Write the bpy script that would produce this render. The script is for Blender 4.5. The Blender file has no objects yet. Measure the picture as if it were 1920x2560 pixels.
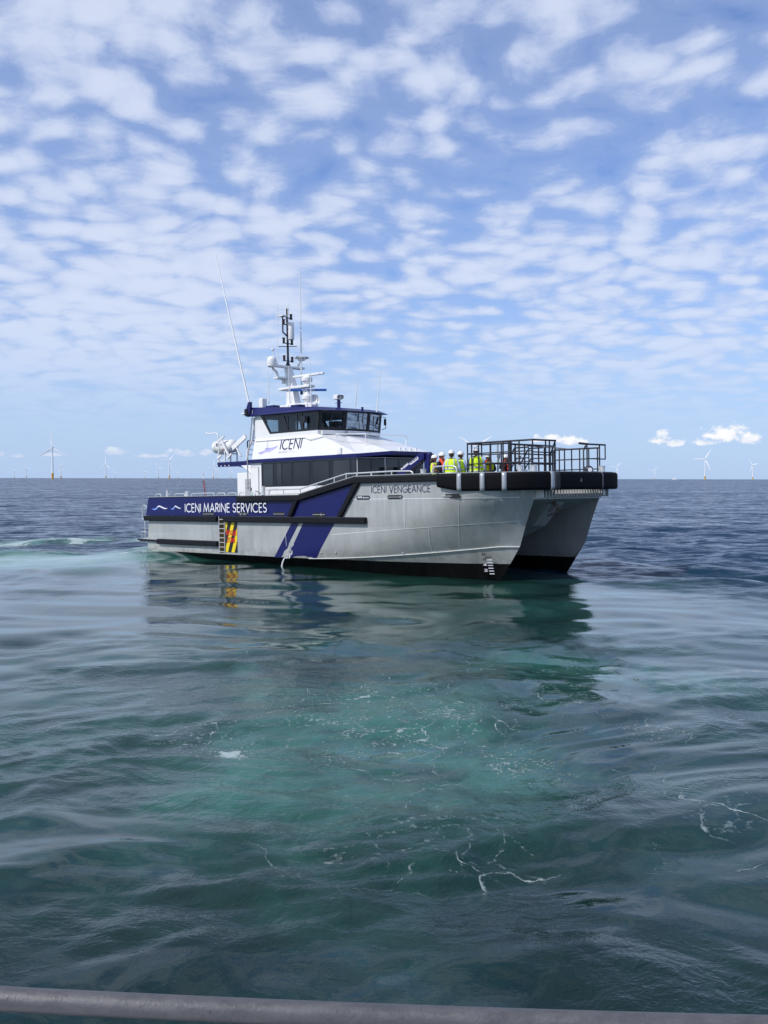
import bpy, bmesh, math, random
import numpy as np
from mathutils import Vector, Matrix
R_ = math.radians
random.seed(7); rng = np.random.default_rng(11)
scn = bpy.context.scene
COL = scn.collection

# ------------------------------------------------------------------ camera
F_PX, EYE = 2400.0, 3.8                      # focal length in photo pixels, eye height over the water
TILT, ROLL = math.atan(83.5 / F_PX), R_(0.108)
cam = bpy.data.cameras.new('camera'); camo = bpy.data.objects.new('camera', cam); COL.objects.link(camo)
cam.sensor_fit = 'VERTICAL'; cam.sensor_height = 24.0; cam.lens = 24.0 * F_PX / 2560.0
cam.clip_start = 0.1; cam.clip_end = 120000
camo.location = (0, 0, EYE)
camo.rotation_mode = 'QUATERNION'
camo.rotation_quaternion = (Matrix.Rotation(math.pi / 2 - TILT, 3, 'X') @ Matrix.Rotation(ROLL, 3, 'Z')).to_quaternion()
scn.camera = camo
scn.render.resolution_x, scn.render.resolution_y = 768, 1024

# ------------------------------------------------------------------ world, sun, exposure
SUN = Vector((-0.82, -0.50, 0.90)).normalized()
SUN_EL = math.asin(SUN.z); SUN_ROT = math.atan2(SUN.x, SUN.y)
world = bpy.data.worlds.new('World'); scn.world = world; world.use_nodes = True

class NT:
    """small node-tree helper"""
    def __init__(s, tree): s.t = tree; s.n = tree.nodes; s.l = tree.links
    def node(s, kind, **kw):
        n = s.n.new(kind)
        for k, v in kw.items(): setattr(n, k, v)
        return n
    def put(s, sock, v):
        if isinstance(v, bpy.types.NodeSocket): s.l.new(v, sock)
        elif v is not None: sock.default_value = v
    def math(s, op, a, b=None, c=None, clamp=False):
        n = s.node('ShaderNodeMath', operation=op, use_clamp=clamp)
        for i, v in enumerate((a, b, c)):
            if v is not None: s.put(n.inputs[i], v)
        return n.outputs[0]
    def vmath(s, op, a, b=None, scale=None):
        n = s.node('ShaderNodeVectorMath', operation=op)
        s.put(n.inputs[0], a)
        if b is not None: s.put(n.inputs[1], b)
        if scale is not None: s.put(n.inputs['Scale'], scale)
        return n.outputs[1] if op in ('DOT_PRODUCT', 'LENGTH', 'DISTANCE') else n.outputs[0]
    def ramp(s, v, lo, hi, a=0.0, b=1.0, smooth=True):
        n = s.node('ShaderNodeMapRange', interpolation_type='SMOOTHSTEP' if smooth else 'LINEAR')
        s.put(n.inputs[0], v)
        for i, x in enumerate((lo, hi, a, b)): s.put(n.inputs[i + 1], x)
        return n.outputs[0]
    def noise(s, vec, scale, detail=4, rough=.5, dist=0.0, lac=2.0, dim='3D', w=None):
        n = s.node('ShaderNodeTexNoise', noise_dimensions=dim)
        if vec is not None: s.put(n.inputs['Vector'], vec)
        n.inputs['Scale'].default_value = scale; n.inputs['Detail'].default_value = detail
        n.inputs['Roughness'].default_value = rough; n.inputs['Distortion'].default_value = dist
        n.inputs['Lacunarity'].default_value = lac
        return n.outputs[0]
    def mix(s, f, a, b, blend='MIX'):
        n = s.node('ShaderNodeMix', data_type='RGBA', blend_type=blend)
        s.put(n.inputs[0], f); s.put(n.inputs[6], a); s.put(n.inputs[7], b)
        return n.outputs[2]
    def sep(s, v):
        n = s.node('ShaderNodeSeparateXYZ'); s.put(n.inputs[0], v); return n.outputs
    def comb(s, x, y, z):
        n = s.node('ShaderNodeCombineXYZ')
        for i, v in enumerate((x, y, z)): s.put(n.inputs[i], v)
        return n.outputs[0]

def build_world():
    t = NT(world.node_tree); t.n.clear()
    out = t.node('ShaderNodeOutputWorld'); bg = t.node('ShaderNodeBackground')
    bg.inputs[1].default_value = 0.11
    sky = t.node('ShaderNodeTexSky', sky_type='NISHITA')
    sky.sun_disc = False; sky.sun_elevation = SUN_EL; sky.sun_rotation = SUN_ROT
    sky.air_density = 1.0; sky.dust_density = 0.6; sky.ozone_density = 2.2; sky.altitude = 0
    d = t.node('ShaderNodeTexCoord').outputs['Generated']
    x, y, z = t.sep(d)
    zz = t.math('MAXIMUM', z, 0.0)
    den = t.math('ADD', zz, 0.17)
    p = t.comb(t.math('DIVIDE', x, den), t.math('DIVIDE', y, den), 0.0)       # cloud layer seen from below
    # altocumulus: soft puffs broken by blue gaps
    wa = t.node('ShaderNodeTexNoise'); t.put(wa.inputs['Vector'], p); wa.inputs['Scale'].default_value = 3.2; wa.inputs['Detail'].default_value = 3
    warp = t.vmath('SCALE', t.vmath('SUBTRACT', wa.outputs['Color'], (.5, .5, .5)), scale=0.20)
    q = t.vmath('ADD', p, warp)
    n1 = t.noise(q, 7.6, 6, .55)
    n2 = t.noise(q, 30.0, 6, .66)
    vo = t.node('ShaderNodeTexVoronoi', feature='SMOOTH_F1'); t.put(vo.inputs['Vector'], q); vo.inputs['Scale'].default_value = 10.8
    vo.inputs['Smoothness'].default_value = 0.45
    cells = t.math('SUBTRACT', 0.56, vo.outputs['Distance'])
    cov = t.noise(t.vmath('ADD', p, (1.3, 2.2, 0)), 1.15, 2, .5)
    dens = t.math('ADD', t.math('MULTIPLY', n1, .82), t.math('MULTIPLY', cells, .70))
    dens = t.math('ADD', dens, t.math('MULTIPLY', t.math('SUBTRACT', n2, .5), .30))
    dens = t.math('ADD', dens, t.math('MULTIPLY', t.math('SUBTRACT', cov, .5), .80))
    dens = t.math('ADD', dens, t.math('ADD', t.ramp(z, .10, .34, .12, -.04), t.ramp(x, -.35, .15, .10, -.02)))
    a = t.ramp(dens, .06, .68)
    thin = t.ramp(dens, -.16, .32, .03, .38)
    a = t.math('MAXIMUM', a, thin)
    fade = t.ramp(z, .01, .13, .16, .86)
    a = t.math('MULTIPLY', a, fade)
    skyc = t.mix(1.0, sky.outputs[0], (.84, 1.04, 1.46, 1), 'MULTIPLY')
    core = t.ramp(dens, .30, .85)
    cl = t.mix(core, (4.9, 5.8, 7.9, 1), (6.6, 7.2, 8.7, 1))
    col = t.mix(a, skyc, cl)
    # milky air low over the sea
    col = t.mix(t.ramp(z, .0, .20, .82, .0), col, (4.2, 5.7, 8.3, 1))
    # small fair-weather cumulus far away, just over the horizon
    az = t.math('ARCTAN2', x, y)
    base = t.math('ADD', 0.0, 0.0)
    puffs = [(.283, .0385, .013, .0110), (.292, .035, .013, .007), (.343, .042, .030, .0130), (.322, .036, .016, .006), (.362, .038, .016, .009), (.172, .040, .020, .0095),
             (.192, .037, .016, .007), (-.388, .022, .016, .0060), (-.366, .021, .014, .0035), (-.275, .0245, .019, .0065), (-.238, .022, .020, .003),
             (-.205, .024, .019, .0060), (-.185, .026, .012, .005), (-.33, .0225, .014, .003), (.62, .03, .03, .006), (-.7, .03, .03, .006), (.9, .025, .04, .006), (-1.1, .028, .03, .005)]
    ang = t.comb(t.math('MULTIPLY', az, 1.0), t.math('MULTIPLY', z, 1.5), 0.0)
    pn = t.noise(ang, 75, 5, .6)
    acc = None
    for (ca, cz, wa_, ha) in puffs:
        u = t.math('DIVIDE', t.math('SUBTRACT', az, ca), wa_); v = t.math('DIVIDE', t.math('SUBTRACT', z, cz), ha)
        v = t.math('MAXIMUM', v, t.math('MULTIPLY', v, -2.2))
        g = t.math('SUBTRACT', 1.0, t.math('SQRT', t.math('ADD', t.math('MULTIPLY', u, u), t.math('MULTIPLY', v, v))))
        acc = g if acc is None else t.math('MAXIMUM', acc, g)
    pf = t.ramp(t.math('ADD', acc, t.math('MULTIPLY', t.math('SUBTRACT', pn, .5), 2.6)), .05, .60)
    pc = t.mix(t.ramp(t.math('ADD', t.math('MULTIPLY', pn, .6), t.math('MULTIPLY', z, 10.)), .45, .8), (5.6, 6.3, 8.0, 1), (9.2, 9.2, 9.3, 1))
    side = t.ramp(x, -.12, .12, .62, .95)
    col = t.mix(t.math('MULTIPLY', pf, side), col, pc)
    t.l.new(col, bg.inputs[0]); t.l.new(bg.outputs[0], out.inputs[0])
build_world()
world.cycles.sampling_method = 'MANUAL'; world.cycles.sample_map_resolution = 256

sl = bpy.data.lights.new('sun', 'SUN'); sl.energy = 3.3; sl.angle = R_(0.5); sl.color = (1.0, .955, .89)
so = bpy.data.objects.new('sun', sl); COL.objects.link(so); so.rotation_mode = 'QUATERNION'
so.rotation_quaternion = SUN.to_track_quat('Z', 'Y'); so.location = SUN * 60
scn.view_settings.view_transform = 'Standard'; scn.view_settings.look = 'None'
scn.view_settings.exposure = 0.0; scn.view_settings.gamma = 1.0
scn.render.engine = 'CYCLES'

# ------------------------------------------------------------------ pixel helpers (photo pixels -> points on a known plane)
def ray(px, py):
    u = (px - 960) / F_PX; v = (1280 - py) / F_PX
    c, s = math.cos(ROLL), math.sin(ROLL)
    u2, v2 = c * u - s * v, s * u + c * v
    return np.array([u2, math.cos(TILT) + v2 * math.sin(TILT), -math.sin(TILT) + v2 * math.cos(TILT)])
HEAD, PITCH = R_(-44.0), R_(1.4)
ch, sh = math.cos(HEAD), math.sin(HEAD)
cp, sp = math.cos(PITCH), math.sin(PITCH)
BR = np.array([[ch, -sh, 0], [sh, ch, 0], [0, 0, 1]]) @ np.array([[cp, 0, -sp], [0, 1, 0], [sp, 0, cp]])
BO = np.array([-9.44621, 52.00662, 0.0])           # vessel origin: centre line, transom, water level
CAMP = np.array([0, 0, EYE])
def P(px, py, y=None, x=None, z=None):
    """vessel coordinates of a photo pixel on the plane y=, x= or z= of the vessel (x forward, y port, z up)"""
    ax, val = (1, y) if y is not None else ((0, x) if x is not None else (2, z))
    o = BR.T @ (CAMP - BO); d = BR.T @ ray(px, py)
    return o + d * ((val - o[ax]) / d[ax])
def proj(p):
    w = BR @ np.array(p, float) + BO - CAMP
    dep = w[1] * math.cos(TILT) - w[2] * math.sin(TILT); up = w[1] * math.sin(TILT) + w[2] * math.cos(TILT)
    u2, v2 = w[0] / dep, up / dep
    c, s = math.cos(ROLL), math.sin(ROLL)
    return 960 + (c * u2 + s * v2) * F_PX, 1280 - (-s * u2 + c * v2) * F_PX

# ------------------------------------------------------------------ materials
MATS = {}
def mat(name, col, rough=.5, metal=0.0, var=0.0, vscale=4.0, stretch=(1, 1, 1), bump=0.0, bscale=40.0, spec=.5, coat=0.0, rvar=0.0, dirt=None):
    if name in MATS: return MATS[name]
    m = bpy.data.materials.new(name); m.use_nodes = True
    t = NT(m.node_tree); b = t.n['Principled BSDF']
    b.inputs['Roughness'].default_value = rough; b.inputs['Metallic'].default_value = metal
    b.inputs['Specular IOR Level'].default_value = spec; b.inputs['Coat Weight'].default_value = coat
    c4 = (*col, 1)
    oc = t.node('ShaderNodeTexCoord').outputs['Object']
    mp = t.node('ShaderNodeMapping'); t.l.new(oc, mp.inputs[0]); mp.inputs['Scale'].default_value = stretch
    n = t.noise(mp.outputs[0], vscale, 6, .6)
    v = max(var, .04)
    f = t.ramp(n, .25, .75, 1 - v, 1 + v, smooth=False)
    cc = t.vmath('SCALE', c4[:3], scale=f)
    if dirt:
        n3 = t.noise(mp.outputs[0], vscale * 2.3, 7, .65)
        cc = t.mix(t.ramp(n3, .55, .75, 0, dirt[1]), cc, (*dirt[0], 1))
    t.l.new(cc, b.inputs['Base Color'])
    if rvar: t.l.new(t.ramp(n, .3, .7, rough - rvar, rough + rvar, smooth=False), b.inputs['Roughness'])
    if bump:
        bn = t.node('ShaderNodeBump'); bn.inputs['Strength'].default_value = bump; bn.inputs['Distance'].default_value = .01
        t.l.new(t.noise(oc, bscale, 4, .6), bn.inputs['Height']); t.l.new(bn.outputs[0], b.inputs['Normal'])
    MATS[name] = m; return m

WHITE = mat('white_paint', (.80, .80, .79), .32, var=.03, vscale=1.2, dirt=((.62, .60, .55), .25))
NAVY = mat('navy_paint', (.0085, .0110, .098), .32, var=.10, vscale=1.5, spec=.35)
RUBBER = mat('black_rubber', (.0085, .009, .012), .55, var=.25, vscale=6, bump=.15, bscale=60, spec=.2, dirt=((.018, .018, .019), .5))
FOAMR = mat('bow_fender_rubber', (.0035, .004, .006), .7, var=.3, vscale=5, bump=.4, bscale=35, spec=.14, dirt=((.010, .010, .012), .5))
ALU = mat('bare_aluminium', (.50, .51, .51), .42, metal=.35, var=.10, vscale=3, rvar=.06)
PIPE = mat('aluminium_pipe', (.62, .63, .64), .36, metal=.4, var=.08, vscale=9)
DECK = mat('grey_deck', (.20, .22, .24), .8, var=.12, vscale=3, bump=.3)
BLACKP = mat('black_powder_coat', (.014, .016, .024), .45, var=.15, vscale=8)
BLACKF = mat('black_window_frame', (.010, .011, .015), .28, var=.1)
DARKIN = mat('dark_interior', (.06, .06, .065), .7, var=.2)
GREYIN = mat('grey_lining', (.30, .31, .33), .7, var=.1)
PRINTW = mat('white_print', (.82, .83, .86), .4)
PRINTB = mat('navy_print', (.020, .022, .085), .4)
PRINTG = mat('grey_print', (.36, .37, .42), .5)
PRINTR = mat('red_print', (.62, .02, .015), .45)
LILAC = mat('lilac_print', (.50, .46, .80), .45)
SKYB = mat('sky_blue_print', (.20, .34, .85), .4)
YELLOW = mat('yellow_print', (.86, .66, .01), .45, var=.06, vscale=5, dirt=((.45, .36, .08), .4))
BLACKPR = mat('black_print', (.012, .012, .012), .5)
RED = mat('red_cloth', (.48, .03, .025), .8, var=.15, vscale=8)
ORANGE = mat('orange_red_nylon', (.80, .08, .015), .6, var=.1)
HIVIS = mat('hi_vis_yellow', (.72, .98, .015), .7, var=.08, vscale=12)
REFLECT = mat('reflective_tape', (.50, .53, .50), .35, var=.06)
NAVYCL = mat('navy_clothing', (.015, .018, .03), .85, var=.2, vscale=12)
SHIRT = mat('pale_blue_shirt', (.42, .50, .72), .8, var=.08, vscale=10)
GREYCL = mat('grey_clothing', (.20, .20, .22), .85, var=.15)
SKIN = mat('skin', (.52, .28, .19), .55, var=.08, vscale=20)
HAIR = mat('brown_hair', (.10, .05, .025), .6, var=.3, vscale=40)
HELMET = mat('white_helmet', (.85, .85, .84), .25, var=.02)
REDLAMP = mat('red_lamp', (.07, .006, .006), .25)
BLUERAD = mat('blue_radar', (.018, .11, .42), .35)
GREEN = mat('green_sign', (.02, .36, .10), .5)
ROPE = mat('grey_rope', (.16, .17, .16), .9, var=.3, vscale=30, bump=.6)
STEEL = mat('galvanised_steel', (.46, .48, .50), .40, metal=.5, var=.15, vscale=12, rvar=.08)
TURB = mat('turbine_white', (.90, .90, .90), .5)
TPY = mat('transition_yellow', (.80, .46, .03), .5, var=.1, vscale=.3)
LOUVRE = mat('grey_louvre', (.42, .43, .45), .5)

def hull_material():
    m = bpy.data.materials.new('hull_aluminium'); m.use_nodes = True
    t = NT(m.node_tree); b = t.n['Principled BSDF']
    oc = t.node('ShaderNodeTexCoord').outputs['Object']
    x, y, z = t.sep(oc)
    big = t.noise(t.vmath('MULTIPLY', oc, (1, 1, .6)), .9, 5, .6)
    streak = t.noise(t.vmath('MULTIPLY', oc, (2.2, 2.2, .30)), 1.3, 4, .5)
    fine = t.noise(t.vmath('MULTIPLY', oc, (4, 4, 4)), 3., 4, .6)
    f = t.math('ADD', t.ramp(big, .3, .7, .91, 1.06), t.ramp(streak, .3, .75, .04, -.08))
    f = t.math('ADD', f, t.ramp(fine, .3, .7, -.03, .03))
    # plates of slightly different brightness
    pl = t.node('ShaderNodeTexWhiteNoise', noise_dimensions='2D')
    t.put(pl.inputs['Vector'], t.comb(t.math('FLOOR', t.math('DIVIDE', t.math('ADD', x, .7), 3.15)), t.math('FLOOR', t.math('DIVIDE', t.math('ADD', z, t.math('MULTIPLY', x, -.03)), 1.0)), 0))
    f = t.math('ADD', f, t.ramp(pl.outputs[0], 0, 1, -.07, .07))
    col = t.vmath('SCALE', (.46, .475, .46), scale=f)
    # brown tide stain low at the stern, scuffs
    st = t.math('MULTIPLY', t.ramp(t.math('ADD', z, t.math('MULTIPLY', streak, .25)), .42, .10, 0, .65), t.ramp(x, 8., 1., 0, 1))
    col = t.mix(st, col, (.30, .235, .15, 1))
    scuff = t.ramp(t.noise(t.vmath('MULTIPLY', oc, (.8, 1, 2.2)), 1.7, 6, .7), .60, .76, 0, .30)
    col = t.mix(scuff, col, (.28, .285, .28, 1))
    # runs of salt and dirt from the freeing ports, wet grime above the antifouling
    runs = t.math('MULTIPLY', t.ramp(t.noise(t.vmath('MULTIPLY', oc, (7, 7, .22)), 1.0, 5, .6), .55, .72, 0, .5), t.ramp(z, 2.7, .6, 1, .25))
    col = t.mix(runs, col, (.60, .61, .59, 1))
    grime = t.math('MULTIPLY', t.ramp(z, .62, .14, 0, 1), t.ramp(t.noise(t.vmath('MULTIPLY', oc, (1.5, 1.5, 2)), 1.6, 6, .7), .40, .65, 0, .45))
    col = t.mix(grime, col, (.19, .185, .15, 1))
    anti = t.math('LESS_THAN', t.math('ADD', z, t.math('MULTIPLY', t.math('SUBTRACT', fine, .5), .012)), .11)
    blk = t.vmath('SCALE', (.0045, .0045, .005), scale=t.ramp(streak, .2, .8, .6, 1.8))
    t.l.new(t.ramp(anti, 0, 1, .5, .15), b.inputs['Specular IOR Level'])
    col = t.mix(anti, col, blk)
    t.l.new(col, b.inputs['Base Color'])
    t.l.new(t.math('MULTIPLY', t.math('SUBTRACT', 1.0, anti), .30), b.inputs['Metallic'])
    t.l.new(t.ramp(big, .3, .7, .38, .52), b.inputs['Roughness'])
    bn = t.node('ShaderNodeBump'); bn.inputs['Strength'].default_value = .6; bn.inputs['Distance'].default_value = .025
    t.l.new(t.noise(t.vmath('MULTIPLY', oc, (1, 1, .7)), 1.3, 3, .5), bn.inputs['Height']); t.l.new(bn.outputs[0], b.inputs['Normal'])
    return m
HULL = hull_material()

def glass_material(name, tint, dens):
    m = bpy.data.materials.new(name); m.use_nodes = True
    t = NT(m.node_tree); t.n.clear()
    out = t.node('ShaderNodeOutputMaterial'); tr = t.node('ShaderNodeBsdfTransparent'); gl = t.node('ShaderNodeBsdfGlossy')
    tr.inputs[0].default_value = (*tint, 1); gl.inputs['Roughness'].default_value = .02
    fr = t.node('ShaderNodeFresnel'); fr.inputs[0].default_value = 1.5
    dn = t.noise(t.node('ShaderNodeTexCoord').outputs['Object'], 1.5, 2)
    mx = t.node('ShaderNodeMixShader'); t.l.new(t.math('MULTIPLY', fr.outputs[0], t.ramp(dn, .3, .7, 1.0, 1.2)), mx.inputs[0])
    t.l.new(tr.outputs[0], mx.inputs[1]); t.l.new(gl.outputs[0], mx.inputs[2]); t.l.new(mx.outputs[0], out.inputs[0])
    return m
GLASS = glass_material('wheelhouse_glass', (.62, .70, .74), .5)
TINT = mat('tinted_cabin_glass', (.012, .014, .018), .06, var=.5, vscale=.8, spec=.6)
TINT2 = mat('cabin_glass_sky_reflection', (.026, .031, .037), .06, var=.4, vscale=.8, spec=.6)  # paler copy: sky reflection put into the glass colour of some panes

# ------------------------------------------------------------------ mesh helpers
class MB:
    def __init__(s): s.v = []; s.f = []; s.m = []
    def add(s, vs, fs, mi=0):
        o = len(s.v); s.v += [tuple(map(float, v)) for v in vs]; s.f += [tuple(i + o for i in f) for f in fs]; s.m += [mi] * len(fs); return s
    def box(s, a, b, mi=0):
        (x0, y0, z0), (x1, y1, z1) = [tuple(map(min, zip(a, b))), tuple(map(max, zip(a, b)))]
        vs = [(x0, y0, z0), (x1, y0, z0), (x1, y1, z0), (x0, y1, z0), (x0, y0, z1), (x1, y0, z1), (x1, y1, z1), (x0, y1, z1)]
        return s.add(vs, [(0, 3, 2, 1), (4, 5, 6, 7), (0, 1, 5, 4), (1, 2, 6, 5), (2, 3, 7, 6), (3, 0, 4, 7)], mi)
    def hexa(s, lo, hi, mi=0):
        """two matching loops joined and capped"""
        n = len(lo); fs = [tuple(range(n))[::-1], tuple(range(n, 2 * n))]
        fs += [(i, (i + 1) % n, n + (i + 1) % n, n + i) for i in range(n)]
        return s.add(list(lo) + list(hi), fs, mi)
    def prism_y(s, poly, y0, y1, mi=0):
        """polygon in x,z pushed along y"""
        return s.hexa([(p[0], y0, p[1]) for p in poly], [(p[0], y1, p[1]) for p in poly], mi)
    def prism_z(s, poly, z0, z1, mi=0):
        return s.hexa([(p[0], p[1], z0) for p in poly], [(p[0], p[1], z1) for p in poly], mi)
    def tube(s, pts, r, n=8, mi=0, r2=None, closed=False):
        pts = [Vector(p) for p in pts]; k = len(pts); ring0 = None; vs = []; fs = []
        up = None
        for i, p in enumerate(pts):
            a = pts[i - 1] if (i > 0 or closed) else p; b = pts[(i + 1) % k] if (i < k - 1 or closed) else p
            d1 = (p - a); d2 = (b - p)
            if d1.length < 1e-9: d1 = d2
            if d2.length < 1e-9: d2 = d1
            d = (d1.normalized() + d2.normalized())
            if d.length < 1e-6: d = d1
            d.normalize()
            if up is None:
                up = Vector((0, 0, 1)) if abs(d.z) < .9 else Vector((1, 0, 0))
            u = d.cross(up)
            if u.length < 1e-5: u = d.cross(Vector((0, 1, 0)))
            u.normalize(); w = u.cross(d).normalized(); up = w
            cosh_ = max(.35, d1.normalized().dot(d)) if d1.length else 1
            rr = r if r2 is None else r + (r2 - r) * i / max(1, k - 1)
            for j in range(n):
                t = 2 * math.pi * j / n
                vs.append(p + (u * math.cos(t) + w * math.sin(t)) * rr / (1 if i in (0, k - 1) and not closed else max(.7, cosh_)))
        m = k if closed else k - 1
        for i in range(m):
            for j in range(n):
                a0, b0 = i * n, ((i + 1) % k) * n
                fs.append((a0 + j, a0 + (j + 1) % n, b0 + (j + 1) % n, b0 + j))
        if not closed: fs += [tuple(range(n))[::-1], tuple(range((k - 1) * n, k * n))]
        return s.add(vs, fs, mi)
    def lathe(s, prof, origin=(0, 0, 0), axis=(0, 0, 1), n=16, mi=0):
        """profile of (radius, height) turned about an axis"""
        ax = Vector(axis).normalized(); a = Vector((1, 0, 0)) if abs(ax.x) < .9 else Vector((0, 1, 0))
        u = ax.cross(a).normalized(); w = ax.cross(u); o = Vector(origin); vs = []; fs = []
        for r, h in prof:
            for j in range(n):
                t = 2 * math.pi * j / n; vs.append(o + ax * h + (u * math.cos(t) + w * math.sin(t)) * max(r, 1e-4))
        for i in range(len(prof) - 1):
            for j in range(n): fs.append((i * n + j, i * n + (j + 1) % n, (i + 1) * n + (j + 1) % n, (i + 1) * n + j))
        fs += [tuple(range(n))[::-1], tuple(range((len(prof) - 1) * n, len(prof) * n))]
        return s.add(vs, fs, mi)
    def grid(s, rows, mi=0, skip=None):
        nr, nc = len(rows), len(rows[0]); vs = [v for r in rows for v in r]
        fs = [(i * nc + j, i * nc + j + 1, (i + 1) * nc + j + 1, (i + 1) * nc + j) for i in range(nr - 1) for j in range(nc - 1) if not (skip and skip(i, j))]
        return s.add(vs, fs, mi)
    def mirror_y(s, dy=0.0):
        o = MB(); o.v = [(x, -y + dy, z) for x, y, z in s.v]; o.f = [f[::-1] for f in s.f]; o.m = list(s.m); return o
    def obj(s, name, mats, parent=None, smooth=False, bevel=0.0, solid=0.0, fixn=True):
        me = bpy.data.meshes.new(name); me.from_pydata(s.v, [], s.f)
        for m in (mats if isinstance(mats, (list, tuple)) else [mats]): me.materials.append(m)
        me.polygons.foreach_set('material_index', s.m)
        if fixn:
            bm = bmesh.new(); bm.from_mesh(me); bmesh.ops.recalc_face_normals(bm, faces=bm.faces); bm.to_mesh(me); bm.free()
        o = bpy.data.objects.new(name, me); COL.objects.link(o); o.parent = parent
        if smooth:
            me.polygons.foreach_set('use_smooth', [True] * len(me.polygons))
            me.set_sharp_from_angle(angle=R_(38))
        if solid:
            md = o.modifiers.new('solid', 'SOLIDIFY'); md.thickness = solid; md.offset = 0
        if bevel:
            md = o.modifiers.new('bevel', 'BEVEL'); md.width = bevel; md.segments = 2; md.limit_method = 'ANGLE'; md.angle_limit = R_(40)
            md.harden_normals = False
        return o

def tag(o, label, cat, group=None, kind=None):
    if label: o['label'] = label
    if cat: o['category'] = cat
    if group: o['group'] = group
    if kind: o['kind'] = kind
    return o
def empty(name, loc=(0, 0, 0)):
    o = bpy.data.objects.new(name, None); COL.objects.link(o); o.location = loc; o.empty_display_size = .2; return o

# ------------------------------------------------------------------ stroke lettering
def arc(cx, cy, rx, ry, a0, a1, n=14):
    return [(cx + rx * math.cos(R_(a0 + (a1 - a0) * i / n)), cy + ry * math.sin(R_(a0 + (a1 - a0) * i / n))) for i in range(n + 1)]
def glyphs():
    g = {}
    g['I'] = (.10, [[(.05, 0), (.05, 1)]])
    g['C'] = (.80, [arc(.48, .5, .46, .5, 48, 312, 20)])
    g['G'] = (.88, [arc(.48, .5, .46, .5, 48, 345, 20) + [(.93, .46), (.55, .46)]])
    g['O'] = (.96, [arc(.48, .5, .46, .5, 0, 360, 24)])
    g['E'] = (.50, [[(.05, 0), (.05, 1)], [(.05, 1), (.48, 1)], [(.05, .53), (.46, .53)], [(.05, 0), (.48, 0)]])
    g['F'] = (.48, [[(.05, 0), (.05, 1)], [(.05, 1), (.46, 1)], [(.05, .53), (.42, .53)]])
    g['L'] = (.44, [[(.05, 1), (.05, 0), (.42, 0)]])
    g['N'] = (.76, [[(.05, 0), (.05, 1), (.71, 0), (.71, 1)]])
    g['M'] = (.96, [[(.02, 0), (.16, 1), (.48, .12), (.80, 1), (.94, 0)]])
    g['A'] = (.76, [[(.02, 0), (.38, 1), (.74, 0)], [(.14, .33), (.62, .33)]])
    g['V'] = (.72, [[(.02, 1), (.36, 0), (.70, 1)]])
    g['R'] = (.56, [[(.05, 0), (.05, 1), (.26, 1)] + arc(.26, .74, .24, .26, 90, -90, 10) + [(.05, .48)], [(.24, .48), (.54, 0)]])
    g['P'] = (.54, [[(.05, 0), (.05, 1), (.26, 1)] + arc(.26, .74, .25, .26, 90, -90, 10) + [(.05, .48)]])
    g['S'] = (.54, [arc(.27, .745, .21, .255, 35, 250, 12) + arc(.27, .255, .24, .255, 70, -150, 14)])
    g['U'] = (.66, [[(.05, 1), (.05, .30)] + arc(.33, .30, .28, .30, 180, 360, 12) + [(.61, 1)]])
    g['Z'] = (.56, [[(.03, 1), (.52, 1), (.03, 0), (.54, 0)]])
    g['K'] = (.56, [[(.05, 0), (.05, 1)], [(.52, 1), (.06, .45)], [(.20, .58), (.54, 0)]])
    g['H'] = (.66, [[(.05, 0), (.05, 1)], [(.61, 0), (.61, 1)], [(.05, .52), (.61, .52)]])
    g['8'] = (.54, [arc(.27, .75, .20, .24, 0, 360, 16), arc(.27, .26, .24, .26, 0, 360, 16)])
    g['5'] = (.54, [[(.46, 1), (.14, 1), (.09, .56)] + arc(.24, .32, .26, .31, 115, -140, 14)])
    g['0'] = (.60, [arc(.30, .5, .26, .5, 0, 360, 20)])
    g['1'] = (.26, [[(.02, .82), (.16, 1), (.16, 0)]])
    g['2'] = (.54, [arc(.27, .73, .23, .27, 165, -35, 10) + [(.03, 0), (.52, 0)]])
    g['4'] = (.58, [[(.42, 0), (.42, 1), (.02, .28), (.56, .28)]])
    g['6'] = (.56, [arc(.28, .30, .25, .30, 0, 360, 16), [(.44, 1), (.06, .42)]])
    g['T'] = (.56, [[(.02, 1), (.54, 1)], [(.28, 1), (.28, 0)]])
    g['Y'] = (.60, [[(.02, 1), (.30, .48), (.58, 1)], [(.30, .48), (.30, 0)]])
    g['D'] = (.70, [[(.05, 0), (.05, 1), (.22, 1)] + arc(.22, .5, .43, .5, 90, -90, 14) + [(.05, 0)]])
    return g
GL = glyphs()
def ribbon(mb, pts, th, fn, depth, mi=0):
    pts = [Vector((p[0], p[1])) for p in pts]; n = len(pts); L_, R2 = [], []
    closed = (pts[0] - pts[-1]).length < 1e-4 and n > 3
    for i in range(n):
        a = pts[i - 1] if i > 0 else (pts[-2] if closed else None); b = pts[i + 1] if i < n - 1 else (pts[1] if closed else None)
        d1 = (pts[i] - a).normalized() if a is not None else None; d2 = (b - pts[i]).normalized() if b is not None else None
        if d1 is None: d1 = d2
        if d2 is None: d2 = d1
        n1 = Vector((-d1.y, d1.x)); n2 = Vector((-d2.y, d2.x)); m = n1 + n2
        m = n1 if m.length < 1e-4 else m.normalized()
        k = th / 2 / max(.35, m.dot(n1))
        p = pts[i].copy()
        if not closed and i == 0: p -= d1 * 0
        L_.append(p + m * k); R2.append(p - m * k)
    vs = [fn(p.x, p.y, depth) for p in L_] + [fn(p.x, p.y, depth) for p in R2]
    fs = [(i, i + 1, n + i + 1, n + i) for i in range(n - 1)]
    mb.add(vs, fs, mi)
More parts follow.
